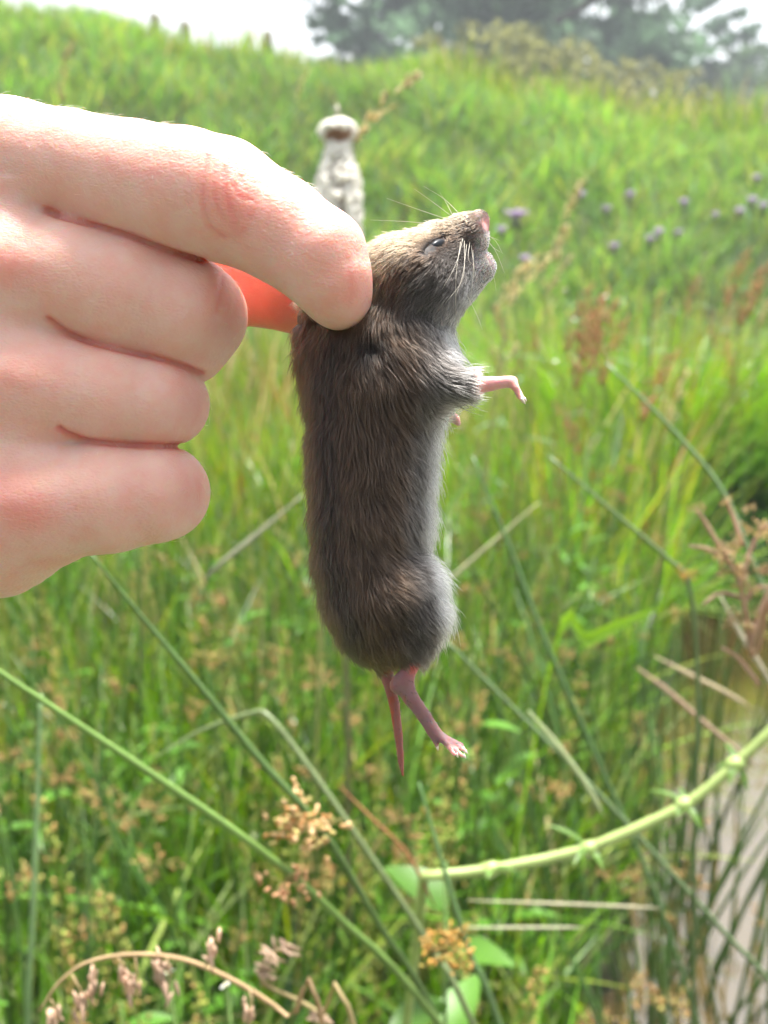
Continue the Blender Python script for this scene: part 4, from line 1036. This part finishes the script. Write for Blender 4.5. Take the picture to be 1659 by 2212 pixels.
C = blend(C, np.clip(sstep(1006, 1040, px) * sstep(496, 515, py) * (py < 640), 0, 1) * .8, (0.6, 0.55, 0.53))
org = P(850, 1430, .19)
M_vskin = M_skin.copy(); M_vskin.name = 'vole_skin'
pbv = [q for q in M_vskin.node_tree.nodes if q.type == 'BSDF_PRINCIPLED'][0]
pbv.inputs['Subsurface Scale'].default_value = 0.0012; pbv.inputs['Roughness'].default_value = 0.5; pbv.inputs['Specular IOR Level'].default_value = 0.2
[q for q in M_vskin.node_tree.nodes if q.type == 'BUMP'][0].inputs['Strength'].default_value = 0.18
vole = tag(empty('vole', org), 'limp grey brown vole with pale belly held up by its scruff', 'vole')
obj('body', mk_mesh('body', V - org, F, C), M_vskin, vole)

# eye
M_eye, n, l = new_mat('eye'); out = n.new('ShaderNodeOutputMaterial'); pb = n.new('ShaderNodeBsdfPrincipled')
lw = n.new('ShaderNodeTexNoise'); lw.inputs['Scale'].default_value = 600
cr = n.new('ShaderNodeValToRGB'); cr.color_ramp.elements[0].color = (0.01, 0.011, 0.014, 1); cr.color_ramp.elements[1].color = (0.03, 0.034, 0.042, 1)
tc = n.new('ShaderNodeTexCoord'); l.new(tc.outputs['Object'], lw.inputs['Vector']); l.new(lw.outputs['Fac'], cr.inputs['Fac']); l.new(cr.outputs[0], pb.inputs['Base Color'])
pb.inputs['Roughness'].default_value = 0.28; pb.inputs['Specular IOR Level'].default_value = 0.12; l.new(pb.outputs[0], out.inputs['Surface'])
def surf(qx, qy):
    m_ = (np.hypot(px - qx, py - qy) < 6) & (DD < .19); return DD[m_].mean()
eL, eR = (927, 541), (957, 523)
pL, pR = P(*eL, surf(*eL)), P(*eR, surf(*eR))
ev = (pR - pL) / np.linalg.norm(pR - pL); eye_c = (pL + pR) / 2 - FWD * .0008
b = MB(); U_, W_ = ev, np.cross(ev, FWD); rows, cols_ = 12, 20
Vv = []; Ff = []
for i in range(rows + 1):
    for j in range(cols_):
        a, q = math.pi * i / rows, 2 * math.pi * j / cols_
        Vv.append(U_ * math.cos(a) * .0021 + (W_ * math.cos(q) * .00102 + FWD * math.sin(q) * .0012) * math.sin(a))
for i in range(rows):
    for j in range(cols_):
        Ff.append((i * cols_ + j, i * cols_ + (j + 1) % cols_, (i + 1) * cols_ + (j + 1) % cols_, (i + 1) * cols_ + j))
b.add(Vv, Ff)
obj('eye', b.mesh('eye'), M_eye, vole, eye_c - org)

# claws
M_claw = new_mat('claw'); mm, n, l = M_claw; out = n.new('ShaderNodeOutputMaterial'); pb = n.new('ShaderNodeBsdfPrincipled'); pb.inputs['Base Color'].default_value = (0.75, 0.66, 0.58, 1); pb.inputs['Roughness'].default_value = .3
tn = n.new('ShaderNodeTexNoise'); tn.inputs['Scale'].default_value = 900; cr = n.new('ShaderNodeValToRGB'); cr.color_ramp.elements[0].color = (0.66, 0.5, 0.42, 1); cr.color_ramp.elements[1].color = (0.82, 0.74, 0.66, 1); l.new(tn.outputs['Fac'], cr.inputs['Fac']); l.new(cr.outputs[0], pb.inputs['Base Color']); l.new(pb.outputs[0], out.inputs['Surface']); M_claw = mm
for (a, e, dd) in (((1126, 860), (1133, 870), -10.6), ((1131, 860), (1138, 867), -9.9), ((1129, 865), (1135, 873), -9.2), ((985, 1627), (990, 1637), -7.4), ((1000, 1630), (1007, 1639), -6.6), ((1003, 1621), (1011, 1628), -5.8), ((996, 1611), (1005, 1616), -5.0), ((944, 1610), (946, 1622), -6.8)):
    b = MB(); p0 = q3(*a, dd, 1)[0]; p1 = q3(*e, dd, 1)[0]; b.tube(spline([p0, (p0 + p1) / 2 - FWD * .0001, p1], 5) - org, [.00034, .0003, .00024, .00014, .00003], 7); obj('claw', b.mesh('claw'), M_claw, vole)

# fur ------------------------------------------------------------
NF = 185000
p, m = tri_sample(V, F, N, NF)
hx, hy, hd = project(p); dmm = (hd - .19) * 1000
sp_pts = np.array([(1050, 478), (1000, 505), (940, 540), (880, 590), (845, 660), (832, 760), (816, 900), (808, 1050), (808, 1200), (838, 1310), (850, 1440)], float)
sp_l = spline(np.c_[sp_pts, np.zeros(len(sp_pts))], 120)[:, :2]; tg = np.gradient(sp_l, axis=0); tg /= np.linalg.norm(tg, axis=1)[:, None]
ki = np.zeros(NF, int); bd = np.full(NF, 1e9)
for i, q in enumerate(sp_l):
    d_ = (hx - q[0]) ** 2 + (hy - q[1]) ** 2; u = d_ < bd; bd[u] = d_[u]; ki[u] = i
flow2 = tg[ki].copy(); s_ = ki / 119.0
sig = (hx - sp_l[ki, 0]) * (-tg[ki, 1]) * -1 + (hy - sp_l[ki, 1]) * tg[ki, 0] * -1      # signed side, belly positive
sig = -((hx - sp_l[ki, 0]) * (-tg[ki, 1]) + (hy - sp_l[ki, 1]) * tg[ki, 0])
body_w = np.interp(hy, [480, 560, 650, 780, 950, 1200, 1350], [40, 88, 104, 148, 124, 108, 106])
side = np.clip(sig / body_w, -1.2, 1.3)
onhead = sstep(700, 640, hy) if False else 1 - sstep(640, 720, hy)
flow2[:, 0] += (0.72 * (1 - onhead) * sstep(-0.6, 0.5, side))
arm = sstep(900, 960, hx) * sstep(760, 790, hy) * (1 - sstep(880, 920, hy)) * (dmm < 0)
flow2[:, 0] += 1.2 * arm; flow2[:, 1] *= 1 - .5 * arm
low = sstep(4, 10, dmm)
# wandering partings
def wob(a, b, c_): return np.sin(p[:, 0] * a + 1.7 * np.sin(p[:, 2] * b)) * np.cos(p[:, 2] * c_ + 1.3 * np.sin(p[:, 0] * a * .7 + p[:, 1] * 300))
flow2[:, 0] += .28 * wob(420, 350, 260) ; flow2[:, 1] += .18 * wob(520, 270, 390)
fl = RIGHT[None] * flow2[:, :1] - UP[None] * flow2[:, 1:2] + FWD[None] * (.25 * rng.standard_normal((NF, 1)))
fl -= m * (fl * m).sum(1)[:, None]; fl /= np.linalg.norm(fl, axis=1)[:, None] + 1e-9
# length map (mm)
Lm = np.interp(s_, [0, .06, .14, .25, .38, .5, .8, 1], [.5, .7, 1.4, 2.3, 3.1, 3.7, 3.7, 3.0])
Lm *= 1 - .16 * np.clip(side, 0, 1) * (hy > 700)
Lm = Lm * (1 - .55 * arm * sstep(985, 1030, hx))
keep = np.ones(NF, bool)
keep &= ~((hx > 1026) & (hy > 790) & (hy < 900))                         # bare forearm and paw
bare = hy > 1424 + .5 * np.abs(hx - 850) * (hx < 850); keep &= ~(bare & (rng.random(NF) > .012)); Lm = np.where(bare, .7, Lm)      # bare leg and tail with sparse bristles
keep &= ~(((hx - 944) / 27) ** 2 + ((hy - 531 + (hx - 944) * .52) / 12) ** 2 < 1) | (dmm > 0)
keep &= ~(((hx - 1056) / 13) ** 2 + ((hy - 484) / 15) ** 2 < 1)          # nose pad
keep &= ~((hx < 662) & (hy < 700))
keep &= ~((hx > 940) & (hy > 850) & (hy < 940) & (dmm > 3.5))
ear = np.exp(-((hx - 800) / 30) ** 2 - ((hy - 745) / 28) ** 2)
keep &= rng.random(NF) > .0
# colours at the hair tips
brown = np.array((0.070, 0.040, 0.023)); dark = np.array((0.030, 0.024, 0.02)); grey = np.array((0.078, 0.068, 0.061)); white = np.array((0.60, 0.595, 0.58)); ginger = np.array((0.15, 0.092, 0.046))
tip = np.tile(brown, (NF, 1))
tip = blend(tip, sstep(.25, .72, side), grey)
lightb = sstep(.72, 1.08, side + .06 * wob(600, 500, 300)); tip = blend(tip, lightb * (1 - .9 * arm) * (1 - .45 * (hy < 800)), white)
tip = blend(tip, sstep(-.45, -.9, side) * 0 + sstep(.45, .75, -side) * (1 - sstep(.85, 1.0, -side)) * (hy > 660) * .8, dark)
top = onhead * sstep(.1, .6, -side); tip = blend(tip, top * .85, ginger)
tip = blend(tip, onhead * sstep(.30, .55, side) * sstep(.55, .3, side) * 0, grey)
tip = blend(tip, onhead * sstep(.0, .35, side) * .75, grey * 1.0)
chin = sstep(1012, 1046, hx + .25 * (hy - 560)) * sstep(494, 512, hy) * (hy < 650); tip = blend(tip, chin, (0.62, 0.61, 0.59))
tip = blend(tip, np.clip(ear * 1.2, 0, 1), dark * .7); Lm = Lm * (1 - .55 * ear)
tip = blend(tip, sstep(1270, 1320, hy) * sstep(-.1, .4, side) * (1 - lightb) * .8, grey * .75)
rnd = rng.random(NF)
tip = np.where((rnd < .2)[:, None] & (side < .8)[:, None], tip * .42, tip); tip = np.where((rnd > .90)[:, None], tip * 1.7 + .02, tip)
tip *= (.75 + .5 * rng.random((NF, 1)))
tip = np.where(bare[:, None], np.array((0.35, 0.25, 0.22)), tip)
tip = np.clip(tip, .01, .9)
guard = (rng.random(NF) < .05) & (hy > 690) & (hy < 1430); Lm = np.where(guard, Lm * (1.25 + .45 * sstep(.6, 1, side)), Lm * (.72 + .5 * rng.random(NF)))
lift = np.where(guard, .42, .30) + .15 * rng.random(NF) + .14 * sstep(.6, 1, side) * (hy > 690) + .22 * sstep(.6, .95, -side) * (hy > 690)
lift = np.where(onhead > .5, .28 + .15 * rng.random(NF), lift)
p, m, fl, Lm, tip, lift, hx_, hy_, guard = [q[keep] for q in (p, m, fl, Lm, tip, lift, hx, hy, guard)]
NF = len(p)
jit = .16 * rng.standard_normal((NF, 3))
s = np.linspace(0, 1, 5)[None, :, None]
Lk = (Lm * 1e-3)[:, None, None]
dirv = fl + jit
pts = p[:, None] + Lk * (m[:, None] * lift[:, None, None] * (1.5 * s - .75 * s * s) + dirv[:, None] * (.45 * s + .5 * s * s))
# gravity and clumping of the tips
nc = 5200; ci = rng.choice(NF, nc, replace=False); kd = kdtree.KDTree(nc)
for i in range(nc): kd.insert(p[ci[i]], i)
kd.balance()
near_i = np.array([kd.find(q)[1] for q in p]); tgt = pts[ci[near_i]] + (p - p[ci[near_i]])[:, None] * .25
wgt = (.26 * rng.random(NF) + .03)[:, None, None] * s ** 1.5
wgt = np.where((np.linalg.norm(p - p[ci[near_i]], axis=1) < .0025)[:, None, None], wgt, 0)
pts = pts * (1 - wgt) + tgt * wgt
rad = np.where(guard[:, None], np.array([[.000048, .000046, .000042, .00003, .000006]]), np.array([[.000038, .000038, .000035, .000024, .000005]]))
M_fur = hair_mat('fur', .42, (0.018, 0.016, 0.016), (.25, .85))
hair_object('fur', pts, rad, tip, M_fur, vole, org)

# whiskers: pale bristles from the muzzle, some raised above the head, some hanging over the cheek
M_wh = foliage('whisker', .3, .35, .5, color=(0.6, 0.56, 0.48), attr=False, nscale=300)
WH = [((1003, 520), (1000, 600), (962, 655), -6), ((1008, 528), (1000, 590), (985, 640), -7), ((1018, 530), (1024, 575), (1030, 610), -6.5), ((1015, 522), (1012, 560), (1030, 578), -7),
      ((1000, 515), (985, 570), (955, 625), -7), ((995, 522), (985, 600), (985, 680), -8), ((1022, 540), (1022, 600), (1015, 650), -7), ((985, 480), (920, 458), (835, 428), -2), ((990, 478), (940, 440), (895, 408), 1),
      ((930, 483), (870, 478), (800, 475), -2), ((1000, 470), (960, 430), (915, 402), 3), ((985, 480), (965, 440), (950, 415), 4), ((1050, 515), (1072, 545), (1090, 590), -3), ((1048, 505), (1070, 520), (1086, 548), -2),
      ((1010, 640), (1030, 680), (1042, 712), -4), ((1052, 560), (1065, 590), (1072, 628), -3), ((1055, 510), (1068, 515), (1080, 520), -3), ((1056, 525), (1070, 538), (1083, 545), -2)]
for a, bmid, e, dd in WH:
    sd0 = (np.hypot(px - a[0], py - a[1]) < 9); dep = DD[sd0].min() if sd0.any() and dd < 0 else .19
    def over(q, off):
        m_ = np.hypot(px - q[0], py - q[1]) < 9; return min(DD[m_].min() - off, .19 + dd * .001) if m_.any() else .19 + dd * .001
    p0 = P(*a, dep); p1 = P(*bmid, over(bmid, .0022) if dd < 0 else .19 + dd * .001); p2 = P(*e, over(e, .0030) if dd < 0 else .19 + dd * .001 - .001)
    b = MB(); b.tube(spline([p0, p1, p2], 10) - org, np.linspace(.00005, .000015, 10), 5); obj('whisker', b.mesh('whisker'), M_wh, vole)

# ------------------------------------------------------------------ thin summer haze
hb_ = MB(); X0, X1, Y0, Y1, Z0, Z1 = -120, 120, -12, 130, -1.6, 22
hv_ = [(x_, y_, z_) for x_ in (X0, X1) for y_ in (Y0, Y1) for z_ in (Z0, Z1)]
hb_.add(hv_, [(0, 1, 3, 2), (4, 6, 7, 5), (0, 4, 5, 1), (2, 3, 7, 6), (0, 2, 6, 4), (1, 5, 7, 3)])
M_haze, n, l = new_mat('haze'); out = n.new('ShaderNodeOutputMaterial'); pv = n.new('ShaderNodeVolumePrincipled')
pv.inputs['Color'].default_value = (0.86, 0.93, 1.0, 1); pv.inputs['Density'].default_value = 0.0034; l.new(pv.outputs[0], out.inputs['Volume'])
kind(obj('haze', hb_.mesh('haze', False), M_haze), 'stuff', 'pale summer haze in the air before the trees', 'haze')
